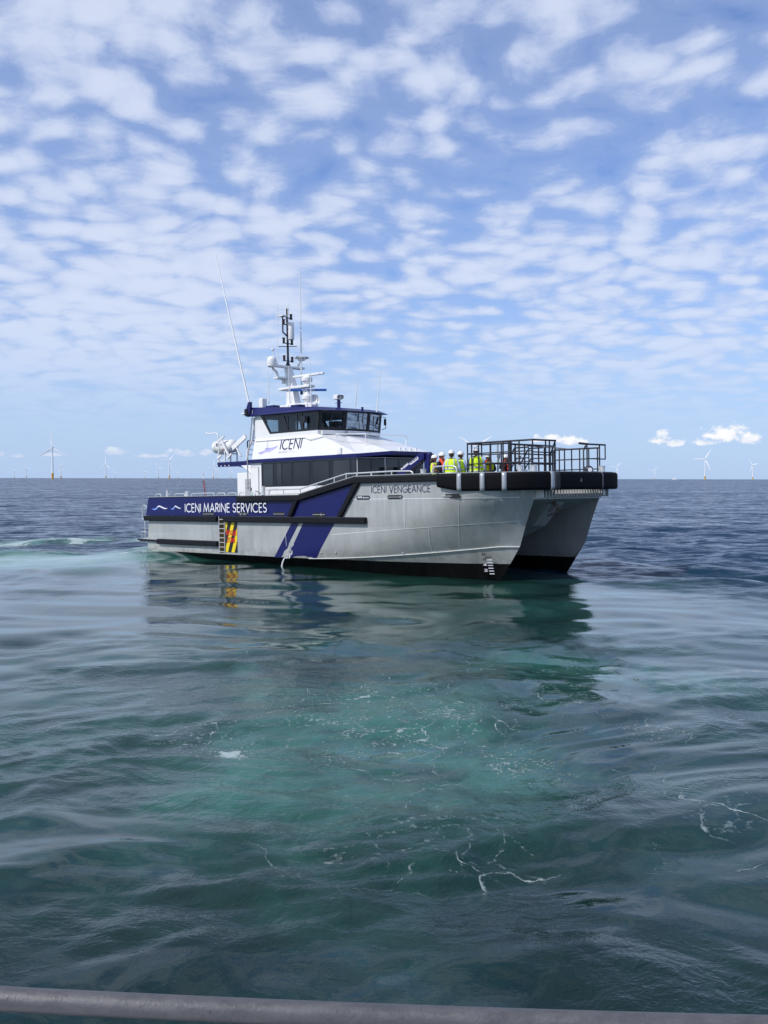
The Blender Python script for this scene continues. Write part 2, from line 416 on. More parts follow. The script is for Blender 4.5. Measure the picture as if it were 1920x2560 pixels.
def lettering(text, fn, width, height, th, space=.16, word=.42):
    """strokes laid on a surface fn(u, v, depth) with u along the writing and v up, both in metres"""
    tot = 0
    for c in text: tot += word if c == ' ' else GL[c][0] + space
    tot -= space
    mb = MB(); u = 0; k = 0; sx = width / tot
    for c in text:
        if c == ' ': u += word; continue
        w, st = GL[c]
        for pl in st:
            k += 1
            ribbon(mb, [((u + p[0]) * sx, p[1] * height) for p in pl], th, fn, .0006 * (k % 5))
        u += w + space
    return mb
#PART2
# ------------------------------------------------------------------ the sea
def graded(stops):
    """stops: list of (to, step) -> coordinates growing outward"""
    out = [stops[0][0]]; p = stops[0][0]
    for to, step in stops[1:]:
        n = max(1, int(round((to - p) / step))); out += list(p + (to - p) * (np.arange(n) + 1) / n); p = to
    return np.array(out)
def sstep(a, b, x):
    t = np.clip((x - a) / (b - a), 0, 1); return t * t * (3 - 2 * t)
class VNoise:
    """smooth value noise on a lattice"""
    def __init__(s, seed): s.t = np.random.default_rng(seed).random((256, 256))
    def __call__(s, x, y):
        xi, yi = np.floor(x).astype(int), np.floor(y).astype(int); fx, fy = x - xi, y - yi
        fx, fy = fx * fx * fx * (fx * (fx * 6 - 15) + 10), fy * fy * fy * (fy * (fy * 6 - 15) + 10)
        g = lambda i, j: s.t[(xi + i) % 256, (yi + j) % 256]
        return (g(0, 0) * (1 - fx) + g(1, 0) * fx) * (1 - fy) + (g(0, 1) * (1 - fx) + g(1, 1) * fx) * fy
    def fbm(s, x, y, o=4, r=.5):
        a, t, n = 1, 0, 0
        for i in range(o): n = n + a * s(x * 2 ** i + 17 * i, y * 2 ** i + 31 * i); t += a; a *= r
        return n / t
VN = VNoise(5); VN2 = VNoise(9)

def build_sea():
    half = graded([(0, 0), (6, .06), (16, .10), (34, .25), (90, .8), (300, 4), (1200, 40), (6000, 400), (45000, 6000)])
    xs = np.concatenate([-half[:0:-1], half])
    ys = [-30.0, -12.0, -4.0, 1.0, 3.5]; y = 5.5
    while y < 330: ys.append(y); y += min(max(y * y / 2900, .05), 8)
    while y < 52000: ys.append(y); y *= 1.22
    ys = np.array(ys)
    X, Y = np.meshgrid(xs, ys); 
    dx = np.gradient(xs)[None, :] + 0 * X; dy = np.gradient(ys)[:, None] + 0 * Y
    sp_ = np.maximum(dx, dy)
    D = np.hypot(X, Y)
    wob = VN.fbm(X * .09, Y * .09, 3) - .5
    # water churned smooth by the two vessels: open sea chop starts beyond it
    edge = np.where(X < 2, 43 + 4 * sstep(-4, -26, X), 43 - np.clip(X - 2, 0, 40) * 1.25)
    chop = sstep(-8, 9, (Y - edge) + wob * 20)
    chop = np.maximum(chop, sstep(9, 17, X - .12 * Y + wob * 6) * sstep(14, 24, Y) * .8)
    H = np.zeros_like(X)
    wx = X + 1.3 * (VN.fbm(X * .16, Y * .16, 2) - .5) * 3; wy = Y + 1.3 * (VN2.fbm(X * .16 + 9, Y * .16, 2) - .5) * 3
    r = np.random.default_rng(3)
    def comps(n, l0, l1, mean, spread, slope, xx, yy, sharp):
        h = np.zeros_like(X)
        for i in range(n):
            lam = l0 * (l1 / l0) ** ((i + r.random()) / n); k = 2 * math.pi / lam; th = mean + r.normal() * spread; ph = r.random() * 6.283
            lod = sstep(1.6, 4.0, lam / np.maximum(sp_, .03))
            if not lod.any(): continue
            arg = k * (xx * math.cos(th) + yy * math.sin(th)) + ph
            s = np.sin(arg)
            if sharp: s = s + .25 * sharp * np.cos(2 * arg)
            h += lod * s * (slope / math.sqrt(n) / k * 1.414)
        return h
    gust = .65 + .7 * VN2.fbm(X * .03, Y * .05, 3)
    H += chop * gust * comps(46, .55, 7.5, R_(-100), .55, .150, X, Y, .5)
    rough_slick = (.55 + .9 * VN2.fbm(X * .13, Y * .2, 3)) * (1 - .45 * sstep(22, 28, Y) * sstep(-12, -7, X) * sstep(11, 8, X))
    H += (1 - chop) * rough_slick * comps(30, 1.1, 7.0, R_(-75), .75, .064, wx, wy, .45)
    glass = sstep(20, 25, Y + wob * 6) * sstep(-13, -8, X) * sstep(11, 8, X)            # quiet water lying under the hull's side
    rip = sstep(.40, .58, VN.fbm(wx * .34 + 5, wy * .60 + 2, 4)) * (1 - .80 * glass) + .15
    rip = np.maximum(rip, chop)
    H += (1 - chop) * rip * comps(34, .22, 1.5, R_(-72), .65, .090, wx, wy, .6)
    H += comps(6, 12, 30, R_(-95), .4, .012, X, Y, 0)
    # boiling swirls in the foreground wash
    sw = VN.fbm(wx * .42 + 3, wy * .42, 4); sw2 = VN2.fbm(wx * .9, wy * .9 + 5, 3)
    wash = sstep(26, 12, Y) * sstep(9, 3, np.abs(X + .3))
    H += wash * ((np.abs(sw - .5)) * -.14 + (sw2 - .5) * .08) * sstep(3, 1, sp_ * 6)
    # aerated, paler green water
    n = VN.fbm(X * .20 + 40, Y * .14 + 8, 4)
    cx, cy = -.9 + .12 * (Y - 10), 0
    aer = sstep(1.0, .25, np.hypot((X + .9 - .05 * (Y - 12)) / 4.8, (Y - 14.5) / 8.0) + (n - .5) * 1.1)
    aer = np.maximum(aer, .75 * sstep(1., .3, np.hypot((X - 4.2) / 6.5, (Y - 19.5) / 4.2) + (n - .5) * 1.3))
    aer = np.maximum(aer, .55 * sstep(1., .3, np.hypot((X + 4.5) / 7, (Y - 20.5) / 5.) + (n - .5) * 1.4))
    stern = sstep(1., .2, np.hypot((X + 17) / 13, (Y - 44) / 8.0) + (n - .5) * .7)
    aer = np.maximum(aer, stern * (.9 + .9 * sstep(.35, .65, VN2.fbm(X * .10 + 2, Y * .30, 4)) + .5 * sstep(1, .2, np.hypot((X + 13.5) / 7, (Y - 45) / 4))))
    aer = np.maximum(aer, .34 * sstep(46, 34, Y) * (.5 + n))
    aer = np.maximum(aer, .42 * sstep(1., .5, np.hypot((X - .5) / 8., (Y - 30) / 9.5) + (n - .5) * .9))
    aer *= .30 + .70 * sstep(6.5, 12.0, Y + (n - .5) * 5)  # nearest water darkened in its colour, in place of a dimmer sky reflection
    # foam cover
    n2 = VN2.fbm(X * .5, Y * .35 + 3, 4)
    foam = .50 * aer * sstep(30, 18, Y) * sstep(.40, .62, n2)
    foam = np.maximum(foam * sstep(9.5, 12.5, Y + .8 * X), .46 * sstep(21, 17, Y) * sstep(8.2, 9.8, Y) * sstep(-2.2, -.2, X) * sstep(6.5, 4, X) * sstep(.38, .50, n2))
    patch = sstep(1., .15, np.hypot((X + 2.3) / 1.5, (Y - 13.5) / 1.0) + (n2 - .5) * 1.6)
    foam = np.maximum(foam, 1.1 * patch)
    foam = np.maximum(foam, 1.25 * sstep(1., .1, np.hypot((X + 2.1) / .75, (Y - 13.4) / .6) + (n2 - .5) * 1.2))
    foam = np.maximum(foam, .8 * sstep(1., .1, np.hypot((X - 4.1) / .95, (Y - 19.6) / .8) + (n2 - .5) * 2.))
    foam = np.maximum(foam, .62 * sstep(1, .3, np.hypot((X + 2.6) / 2.6, (Y - 14.2) / 2.2) + (n2 - .5) * 1.4))
    foam = np.maximum(foam, .75 * sstep(1, .3, np.hypot((X + .5) / 4., (Y - 15.5) / 3.5) + (n2 - .5) * 2.2))
    wk = sstep(1., .2, np.abs(Y - (58 + 5 * (VN.fbm(X * .08, 0 * X, 2) - .5) + .10 * (X + 12))) / 4.5 + (n2 - .5) * 1.5) * sstep(-9, -15, X)
    wk2 = sstep(1., .2, np.hypot((X + 12.2) / 3.2, (Y - 50.) / 5.5) + (n2 - .5) * 1.0)
    wk = np.maximum(wk, wk2)
    n3 = VN.fbm(X * .9, Y * .45 + 7, 4)
    foam = np.maximum(foam, wk * (.75 + 1.5 * sstep(.42, .62, n3))); aer = np.maximum(aer, 1.5 * wk)
    H += wk * .12 * VN.fbm(X * .8, Y * .8, 3)
    H += .17 * sstep(1, .3, np.hypot((X + 11.5) / 4.5, (Y - 48.5) / 4.0)) * (.6 + .8 * VN2.fbm(X * .7, Y * .7, 3))
    nr, nc = X.shape
    me = bpy.data.meshes.new('sea')
    co = np.stack([X, Y, H], -1).reshape(-1, 3).astype(np.float32)
    i, j = np.meshgrid(np.arange(nr - 1), np.arange(nc - 1), indexing='ij')
    a = (i * nc + j).ravel(); fc = np.stack([a, a + 1, a + nc + 1, a + nc], -1).astype(np.int32)
    me.vertices.add(len(co)); me.vertices.foreach_set('co', co.ravel())
    me.loops.add(fc.size); me.loops.foreach_set('vertex_index', fc.ravel())
    me.polygons.add(len(fc)); me.polygons.foreach_set('loop_start', np.arange(0, fc.size, 4, dtype=np.int32))
    me.update(calc_edges=True); me.polygons.foreach_set('use_smooth', np.ones(len(fc), bool))
    for nm, arr in (('chop', chop), ('aerated', aer), ('foam', foam), ('ripple', rip)):
        me.attributes.new(nm, 'FLOAT', 'POINT').data.foreach_set('value', arr.astype(np.float32).ravel())
    o = bpy.data.objects.new('sea', me); COL.objects.link(o); o['kind'] = 'structure'
    m = bpy.data.materials.new('sea_water'); m.use_nodes = True; me.materials.append(m)
    t = NT(m.node_tree); b = t.n['Principled BSDF']; out = t.n['Material Output']
    g = t.node('ShaderNodeNewGeometry').outputs['Position']
    at = {k: t.node('ShaderNodeAttribute', attribute_name=k).outputs['Fac'] for k in ('chop', 'aerated', 'foam', 'ripple')}
    # body colour: clear deep water to milky green aerated water
    wb = t.node('ShaderNodeTexNoise'); t.put(wb.inputs['Vector'], g); wb.inputs['Scale'].default_value = .35; wb.inputs['Detail'].default_value = 4
    gb = t.vmath('ADD', g, t.vmath('SCALE', t.vmath('SUBTRACT', wb.outputs['Color'], (.5, .5, .5)), scale=4.5))
    bn = t.noise(t.vmath('MULTIPLY', gb, (1, .8, 1)), .55, 7, .66)
    ae = t.math('MULTIPLY', at['aerated'], t.ramp(bn, .32, .68, .38, 1.20))
    col = t.mix(t.math('MINIMUM', ae, 1.0), (.0018, .0125, .0125, 1), (.031, .128, .098, 1))
    col = t.mix(t.ramp(at['aerated'], 1.05, 1.9), col, (.20, .33, .30, 1))
    col = t.mix(t.math('MULTIPLY', at['chop'], t.math('SUBTRACT', 1.0, at['aerated'], clamp=True)), col, (.0020, .026, .060, 1))
    # lacy foam
    wv = t.node('ShaderNodeTexNoise'); t.put(wv.inputs['Vector'], g); wv.inputs['Scale'].default_value = .9; wv.inputs['Detail'].default_value = 5
    gw = t.vmath('ADD', g, t.vmath('SCALE', t.vmath('SUBTRACT', wv.outputs['Color'], (.5, .5, .5)), scale=1.5))
    def lace(scale, width):
        v = t.node('ShaderNodeTexVoronoi', feature='DISTANCE_TO_EDGE'); t.put(v.inputs['Vector'], t.vmath('MULTIPLY', gw, (1, 1, 0))); v.inputs['Scale'].default_value = scale
        return t.ramp(v.outputs['Distance'], width, width * .25)
    brk = t.math('MULTIPLY', t.ramp(t.noise(g, 9.0, 6, .75), .40, .56), t.ramp(t.noise(g, .55, 2, .5), .43, .50))
    spots = t.ramp(t.noise(g, 14., 4, .7), .50, .62)
    fl = t.math('MULTIPLY', t.math('MULTIPLY', lace(.55, .0065), brk), t.ramp(at['foam'], .10, .45))
    fl2 = t.math('MULTIPLY', t.math('MULTIPLY', lace(1.7, .035), spots), t.ramp(at['foam'], .20, .70, 0, .6))
    dv = t.node('ShaderNodeTexVoronoi', feature='F1'); t.put(dv.inputs['Vector'], t.vmath('MULTIPLY', g, (1, 1, 0))); dv.inputs['Scale'].default_value = 15.0
    dots = t.math('MULTIPLY', t.math('LESS_THAN', dv.outputs['Distance'], t.math('MULTIPLY', t.math('POWER', t.sep(dv.outputs['Color'])[0], 2.5), .34)), t.ramp(t.math('ADD', at['foam'], t.math('MULTIPLY', t.math('SUBTRACT', t.noise(gw, 1.1, 5, .65), .5), 2.2)), .50, .95, 0, .6))
    fn = t.math('ADD', t.math('MULTIPLY', t.noise(gw, 3.2, 8, .72), .7), t.math('MULTIPLY', t.noise(g, 15., 5, .7), .32))
    fn = t.math('ADD', t.math('MULTIPLY', t.math('SUBTRACT', fn, .51), 2.0), .50)
    dense = t.ramp(t.math('ADD', fn, t.math('ADD', t.math('MULTIPLY', at['foam'], .42), t.math('MULTIPLY', t.math('SUBTRACT', t.noise(gw, .75, 4, .6), .5), .55))), .90, 1.10, 0, .92)
    fo = t.math('MAXIMUM', t.math('MAXIMUM', t.math('MAXIMUM', fl, fl2), dense), dots)
    col = t.mix(t.math('MULTIPLY', fo, .8), col, (.50, .58, .57, 1))
    t.l.new(col, b.inputs['Base Color'])
    b.inputs['IOR'].default_value = 1.333
    t.l.new(t.math('ADD', t.math('MULTIPLY', fo, .5), t.ramp(at['chop'], 0, 1, .018, .09)), b.inputs['Roughness'])
    # fine ripples; coarser, stronger waves far out
    n1 = t.noise(t.vmath('MULTIPLY', g, (.75, 1.1, 1)), 2.1, 5, .55)
    fine = t.math('ADD', t.noise(t.vmath('MULTIPLY', gw, (.7, 1.2, 1)), 5.0, 3, .6), t.math('MULTIPLY', t.noise(g, 17., 3, .6), .28))
    h = t.math('ADD', t.math('MULTIPLY', t.math('MULTIPLY', n1, at['chop']), .05), 0.0)
    h = t.math('ADD', h, t.math('MULTIPLY', t.math('MULTIPLY', fine, at['ripple']), .017))
    h = t.math('ADD', h, t.math('MULTIPLY', fo, .012))
    bp = t.node('ShaderNodeBump'); bp.inputs['Strength'].default_value = 1.0; bp.inputs['Distance'].default_value = 1.0
    t.l.new(h, bp.inputs['Height'])
    # open-sea wavelets as slopes, so that they keep their steepness where they are far away
    def slopes(scale, amp, st):
        n = t.node('ShaderNodeTexNoise'); t.put(n.inputs['Vector'], t.vmath('MULTIPLY', g, st)); n.inputs['Scale'].default_value = scale
        n.inputs['Detail'].default_value = 3; n.inputs['Roughness'].default_value = .6
        return t.vmath('MULTIPLY', t.vmath('SUBTRACT', n.outputs['Color'], (.5, .5, .5)), (amp, amp, 0))
    sl_ = t.vmath('ADD', slopes(.40, 1.7, (.6, 1.2, 1)), slopes(1.5, 1.2, (.7, 1.1, 1)))
    sl_ = t.vmath('ADD', sl_, slopes(.05, .8, (.5, 1.3, 1)))
    # wave normals leaned toward the viewer so the far sea reflects higher, darker sky
    sx_, sy_, _z = t.sep(sl_)
    sl_ = t.comb(sx_, t.math('SUBTRACT', t.math('MULTIPLY', t.math('ABSOLUTE', sy_), -.85), .058), 0.0)
    nn = t.vmath('NORMALIZE', t.vmath('ADD', bp.outputs[0], t.vmath('SCALE', sl_, scale=at['chop'])))
    t.l.new(nn, b.inputs['Normal'])
    return o
build_sea()
# ------------------------------------------------------------------ the crew transfer vessel
ship = empty('crew_transfer_vessel', BO)
ship.rotation_euler = Matrix(BR.tolist()).to_euler()
tag(ship, 'aluminium catamaran work boat with navy stripes, white wheelhouse and black bow fender', 'boat')

SIDE = -3.9
STEM_Z = np.array([-1.2, -.51, .11, .76, 1.75, 2.57, 3.6]); STEM_X = np.array([20.7, 21.09, 21.47, 22.05, 22.39, 22.72, 22.80])
def stem_x(z): return float(np.interp(z, STEM_Z, STEM_X))
def sheer(x): return float(np.interp(x, [0, 11.96, 15.41, 30], [2.80, 2.81, 3.49, 3.49]))
def chine_z(x): return .09 + .67 * max(0, min(1, (x - 11.5) / 10.6)) ** 1.7
def hull_y(x, z):
    """outer skin of the starboard hull above the chine"""
    k = max(0., min(1., (z - .1) / 2.5)); xs = stem_x(z)
    x0 = 10.5 + (18.4 - 10.5) * k ** .8; p = 2.1 + 2.9 * k
    t = max(0., min(1., (x - x0) / (xs - x0)))
    return SIDE + (-2.0 - SIDE) * t ** p
def rows_at(X):
    zc = chine_z(X); top = sheer(X)
    base = [.09, .15, .5, .9, 1.3, 1.6, 1.88, 2.2, 2.5, 2.80]
    return [zc + (b - .09) / 2.71 * (top - zc) for b in base]
XS = sorted(set([0, 1, 2, 3, 4, 5, 6.2, 6.69, 7.5, 8.5, 9.5, 10.5, 11.25, 11.96, 12.8, 13.7, 14.6, 15.41] + [15.41 + i * .5 for i in range(1, 15)] + [22.6, 22.8]))
def xat(X, z): return X if X <= 12 else 12 + (X - 12) * (stem_x(z) - 12) / 10.8
def hull_mesh():
    mb = MB(); up, lo = [], []
    for r in range(10):
        row = []
        for X in XS:
            z = rows_at(X)[r]; x = xat(X, z); 
            if X == 0: x = .05 + .09 * (z - .1)
            row.append((x, hull_y(x, z), z))
        up.append(row)
    skip = lambda i, j: 1 <= i <= 5 and XS[j] == 6.2
    mb.grid(up, skip=skip)
    # below the chine to the keel, then the tunnel wall
    keel, kin, wall = [], [], []
    for j, X in enumerate(XS):
        x, y, z = up[0][j]; f = max(0, min(1, (X - 14) / 8.8))
        xk = X if X <= 12 else 12 + (X - 12) * (stem_x(-1.1) - 12) / 10.8
        xk = .1 if X == 0 else xk
        keel.append((xk, -2.9 + .9 * f ** 1.5, -1.1)); kin.append((xk, -2.0, -1.1))
    mb.grid([keel, up[0]]); 
    if True:
        walls = []
        for zz in (-1.1, -.5, .1, .75, 1.3, 1.75, 2.2, 2.57):
            walls.append([(xat(X, zz) if X > 0 else .1, -2.0 + .001 * (X < 22.7) * 0, zz) for X in XS])
        mb.grid([kin, keel]); mb.grid(walls)
    # transom
    st = [r[0] for r in up]
    mb.grid([[(.1, -2.9, -1.1)] + st, [(.1, -2.0, -1.1)] + [(p[0], -2.0 if p[2] < 1.9 else -3.82, p[2]) for p in st]])
    # inner face of the bulwark
    inn = []
    for X in XS:
        zt = sheer(X); zb = 1.85 if X < 14.3 else 2.55
        inn.append(X)
    top = [up[-1][j] for j in range(len(XS))]
    mb.grid([top, [(p[0] - (.10 if XS[j] > 20 else 0), p[1] + .08, p[2]) for j, p in enumerate(top)], [(p[0] - (.10 if XS[j] > 20 else 0), p[1] + .08, 1.80 if p[0] < 14.2 else 2.5) for j, p in enumerate(top)]])
    return mb
hm = hull_mesh()
hull_s = hm.obj('hull', HULL, ship, smooth=True, fixn=True)
PD = .45                                              # the port hull lies this much further out than a mirror about y = 0
hull_p = hm.mirror_y(PD).obj('hull', HULL, ship, smooth=True)

# bridge deck between the hulls
mb = MB()
mb.prism_y([(.3, 1.5), (18.5, 1.5), (21.2, 2.05), (22.70, 2.50), (22.70, 2.545), (.3, 1.8)], -1.999, 1.999 + PD)
mb.obj('bridge_deck', HULL, ship)
mb = MB(); mb.prism_y([(18.2, 1.48), (20.3, .95), (21.4, 1.45), (22.3, 2.40), (20, 2.0)], -.2, .65)
mb.obj('tunnel_nose', HULL, ship, bevel=.05)
mb = MB()
mb.tube([(22.35, -.15, 2.38), (22.55, -.15, 2.15), (22.35, -.15, 1.95)], .05); mb.tube([(22.3, -.45, 2.05), (22.48, -.15, 2.22), (22.3, .15, 2.05)], .05)
mb.tube([(22.35, -.15, 1.95), (22.1, -.3, 1.85)], .04); mb.tube([(22.2, -.15, 2.4), (22.5, -.15, 2.15)], .07)
mb.obj('anchor', mat('rusty_steel', (.16, .13, .11), .8, var=.4, vscale=14), ship, smooth=True)
# front wall with stiffeners under the fender
mb = MB(); mb.box((22.56, -2.05, 2.50), (22.78, 2.02 + PD, 3.46)); mb.obj('bow_wall', HULL, ship)
mb = MB()
for i in range(25):
    yy = -2.0 + i * (3.98 + PD) / 24
    mb.box((22.781, yy - .014, 2.56), (23.12, yy + .014, 2.845))
mb.obj('stiffener_row', ALU, ship)

# decks
mb = MB(); mb.prism_z([(.3, -3.83), (14.4, -3.83), (14.4, 3.83 + PD), (.3, 3.83 + PD)], 1.82, 1.90); mb.obj('aft_deck', DECK, ship)
fp = [(14.3, -3.83), (19, -3.82), (20.5, -3.66), (21.5, -3.20), (22.2, -2.6), (22.56, -2.06)]
mb = MB(); mb.prism_z(fp + [(x, -y + PD) for x, y in fp[::-1]], 2.52, 2.60); mb.obj('foredeck', DECK, ship)

# weld seams and the spray rail, each a thin raised bead
def strip(name, pts, w, m, depth=.008):
    mb = MB(); a, b = [], []
    n = len(pts)
    for i, (x, z) in enumerate(pts):
        q = pts[min(i + 1, n - 1)]; o = pts[max(i - 1, 0)]; dx, dz = q[0] - o[0], q[1] - o[1]; l = math.hypot(dx, dz) or 1
        nx, nz = -dz / l * w / 2, dx / l * w / 2
        a.append((x + nx, hull_y(x + nx, z + nz) - depth, z + nz)); b.append((x - nx, hull_y(x - nx, z - nz) - depth, z - nz))
    mb.grid([a, b], 0)
    return mb
SEAM = mat('weld_bead', (.78, .79, .77), .4, metal=.3, var=.15, vscale=20)
def line(p0, p1, n=24): return [(p0[0] + (p1[0] - p0[0]) * i / n, p0[1] + (p1[1] - p0[1]) * i / n) for i in range(n + 1)]
for pts, w in [(line((15.1, 2.59), (22.45, 2.59), 40), .032), (line((13.95, 1.15), (22.2, 1.72), 40), .028), (line((18.05, 2.57), (18.0, 1.44), 8), .03),
               (line((19.1, 1.50), (18.8, .45), 8), .028), (line((10.95, 1.60), (11.0, 1.05), 4), .02), (line((11.0, 1.05), (11.05, .6), 4), .02),
               (line((20.7, 2.57), (20.0, .75), 10), .018)]:
    strip('weld_seam', pts, w, SEAM).obj('weld_seam', SEAM, hull_s)
def rail_pts(sgn):
    mb = MB(); ring = []
    for i in range(60):
        X = 12.5 + i * (22.8 - 12.5) / 59; z = chine_z(X); x = xat(X, z); ring.append((x, z))
    a = [(x, (hull_y(x, z) + .01) * sgn, z + .022) for x, z in ring]; b = [(x, (hull_y(x, z) - .045) * sgn, z - .005) for x, z in ring]
    c = [(x, (hull_y(x, z) + .02) * sgn, z - .03) for x, z in ring]
    mb.grid([a, b, c]); return mb
rail_pts(1).obj('spray_rail', SEAM, hull_s); rail_pts(1).mirror_y(PD).obj('spray_rail', SEAM, hull_p)

# small bolts (anodes' studs) along the waterline
for px, py in [(397, 1372), (493, 1375.5), (501, 1376.5), (802, 1382), (837, 1382), (989, 1383.7)]:
    q = P(px, py, y=SIDE); mb = MB(); mb.lathe([(.035, 0), (.035, .02), (.015, .035)], (q[0], hull_y(q[0], q[2]) + .002, q[2]), (0, -1, 0), 10); mb.obj('stud', STEEL, hull_s)

# navy livery on the topsides
def patch(poly, depth=.004, nx=10, nz=2):
    """four-cornered film on the hull side (bl, br, tr, tl in x,z)"""
    mb = MB(); bl, br, tr, tl = poly; rows = []
    for j in range(nz + 1):
        v = j / nz; row = []
        for i in range(nx + 1):
            u = i / nx
            x = (bl[0] * (1 - u) + br[0] * u) * (1 - v) + (tl[0] * (1 - u) + tr[0] * u) * v; z = (bl[1] * (1 - u) + br[1] * u) * (1 - v) + (tl[1] * (1 - u) + tr[1] * u) * v
            row.append((x, hull_y(x, z) - depth, z))
        rows.append(row)
    return mb.grid(rows)
board = MB(); board.prism_y([(.02, 1.89), (7.68, 1.885), (7.68, 2.825), (.30, 2.835)], SIDE - .05, SIDE - .004)
board_o = board.obj('name_board', NAVY, ship, bevel=.008); board_o['label'] = 'navy board lettered ICENI MARINE SERVICES'
patch([(7.69, 1.88), (11.25, 1.88), (11.65, 2.55), (7.69, 2.55)]).obj('livery_panel', NAVY, ship)
patch([(11.45, 1.88), (14.40, 1.88), (15.40, 3.24), (11.86, 2.55)]).obj('livery_panel', NAVY, ship)
def jag(p0, p1, n, amp, seed):
    r = random.Random(seed); return [(p0[0] + (p1[0] - p0[0]) * i / n + r.uniform(-amp, amp) * (i < n * .38), p0[1] + (p1[1] - p0[1]) * i / n) for i in range(n + 1)]
def stripe(l0, l1, r0, r1, jl, jr, seed):
    A = jag(l0, l1, 22, jl, seed); B = jag(r0, r1, 22, jr, seed + 1); mb = MB()
    return mb.grid([[(x, hull_y(x, z) - .004, z) for x, z in A], [(x, hull_y(x, z) - .004, z) for x, z in B]])
stripe((10.20, .085), (11.42, 1.61), (10.72, .085), (11.91, 1.61), 0, .07, 3).obj('livery_stripe', NAVY, ship)
stripe((11.08, .10), (12.17, 1.61), (12.92, .135), (14.12, 1.61), .06, 0, 5).obj('livery_stripe', NAVY, ship)

# rubber fenders
def fender(name, poly, out=.17, m=RUBBER, bev=.035, both=True):
    for s in ((1, -1) if both else (1,)):
        mb = MB(); o_ = 0 if s > 0 else PD; mb.prism_y(poly, (SIDE - out) * s + o_, (SIDE + .003) * s + o_); mb.obj(name, m, ship, bevel=bev)
fender('rub_rail', [(-.02, 1.62), (6.18, 1.61), (6.18, 1.875), (-.02, 1.88)], .18)
fender('rub_rail', [(6.71, 1.61), (16.02, 1.61), (16.02, 1.875), (6.71, 1.875)], .18)
fender('gunwale_fender', [(7.70, 2.545), (11.96, 2.545), (15.36, 3.225), (19.86, 3.225), (19.86, 3.475), (15.41, 3.475), (11.92, 2.80), (7.70, 2.80)], .15)
fender('diagonal_fender', [(11.22, 1.885), (11.50, 1.885), (11.93, 2.535), (11.65, 2.535)], .13)
fender('diagonal_fender', [(14.34, 1.885), (14.62, 1.885), (15.67, 3.215), (15.35, 3.215)], .13)
fender('lower_fender', [(1.10, .50), (1.20, .46), (6.17, .46), (6.17, .71), (1.20, .72), (1.10, .68)], .17)
fender('lower_fender', [(-.72, .60), (1.09, .56), (1.09, .66), (-.72, .69)], .14)

# bow fender wrapped round the bow
FP = [(19.87, -4.12), (20.4, -4.07), (21.0, -3.88), (21.6, -3.62), (22.2, -3.30), (22.75, -2.90), (23.15, -2.42), (23.42, -1.85), (23.52, -1.1), (23.55, 0.0), (23.52, 1.2), (23.48, 2.1), (23.35, 2.72), (23.0, 3.25), (22.4, 3.72), (21.6, 4.05), (21.0, 4.3), (20.4, 4.5), (19.87, 4.57)]
def dense_path(pts, n=8):
    out = []
    for i in range(len(pts) - 1):
        p0 = Vector(pts[max(i - 1, 0)]); p1 = Vector(pts[i]); p2 = Vector(pts[i + 1]); p3 = Vector(pts[min(i + 2, len(pts) - 1)])
        for k in range(n):
            t = k / n; out.append(.5 * ((2 * p1) + (p2 - p0) * t + (2 * p0 - 5 * p1 + 4 * p2 - p3) * t * t + (3 * p1 - p0 - 3 * p2 + p3) * t ** 3))
    out.append(Vector(pts[-1])); return out
FD = dense_path(FP, 6)
FN = []
for i, p in enumerate(FD):
    a, b = FD[max(i - 1, 0)], FD[min(i + 1, len(FD) - 1)]; d = (b - a).normalized(); FN.append(Vector((d.y, -d.x)))
FL = [0.0]
for i in range(1, len(FD)): FL.append(FL[-1] + (FD[i] - FD[i - 1]).length)
def fprof(i, grow=0.0):
    p, n = FD[i], FN[i]; s = min(FL[i], FL[-1] - FL[i]); zb = 3.0 - .16 * min(1, s / 1.0); zt = 3.49
    g = grow; r = .05
    prof = [(-.42, zt + g), (-.06, zt + g), (-.012 + g, zt - r), (g, zt - .12), (g, zb + .12), (-.012 + g, zb + r), (-.06, zb - g), (-.42, zb - g)]
    return [(p.x + n.x * o, p.y + n.y * o, z) for o, z in prof]
mb = MB(); rows = [fprof(i) for i in range(len(FD))]; mb.grid(rows)
mb.add(rows[0], [tuple(range(8))]); mb.add(rows[-1], [tuple(range(8))[::-1]])
bowf = mb.obj('bow_fender', FOAMR, ship, smooth=True)
def band(px, w, name, m, grow=.012):
    i0 = min(range(len(FD) // 2 + 8), key=lambda i: abs(proj((FD[i].x, FD[i].y, 3.2))[0] - px))
    mb = MB(); rws = []
    for k in (-1, 1):
        rws.append([tuple(Vector(a) + Vector((FN[i0].y * -1, FN[i0].x, 0)) * (k * w / 2)) for a in fprof(i0, grow)])
    mb.grid(rws); return mb.obj(name, m, bowf, solid=.006, smooth=True)
for px in (1146, 1203, 1262, 1381): band(px, .17, 'strap', STEEL)
band(1396, .30, 'scuffed_patch', mat('scuffed_rubber', (.035, .035, .037), .7, var=.4, vscale=14, bump=.4, dirt=((.10, .09, .08), .5)), .006)
band(1524, .03, 'joint', STEEL, .008)
mb = MB(); q = P(1453, 1200, x=23.55); mb.add([(23.558, q[1] + a * .9, q[2] + b) for a, b in [(-.07, -.06), (0, -.08), (.08, -.02), (.03, .06), (-.02, .10), (-.05, .02)]], [(0, 1, 2, 3, 4, 5)])
mb.obj('tear', mat('torn_patch', (.22, .2, .18), .8, var=.4, vscale=30), bowf)
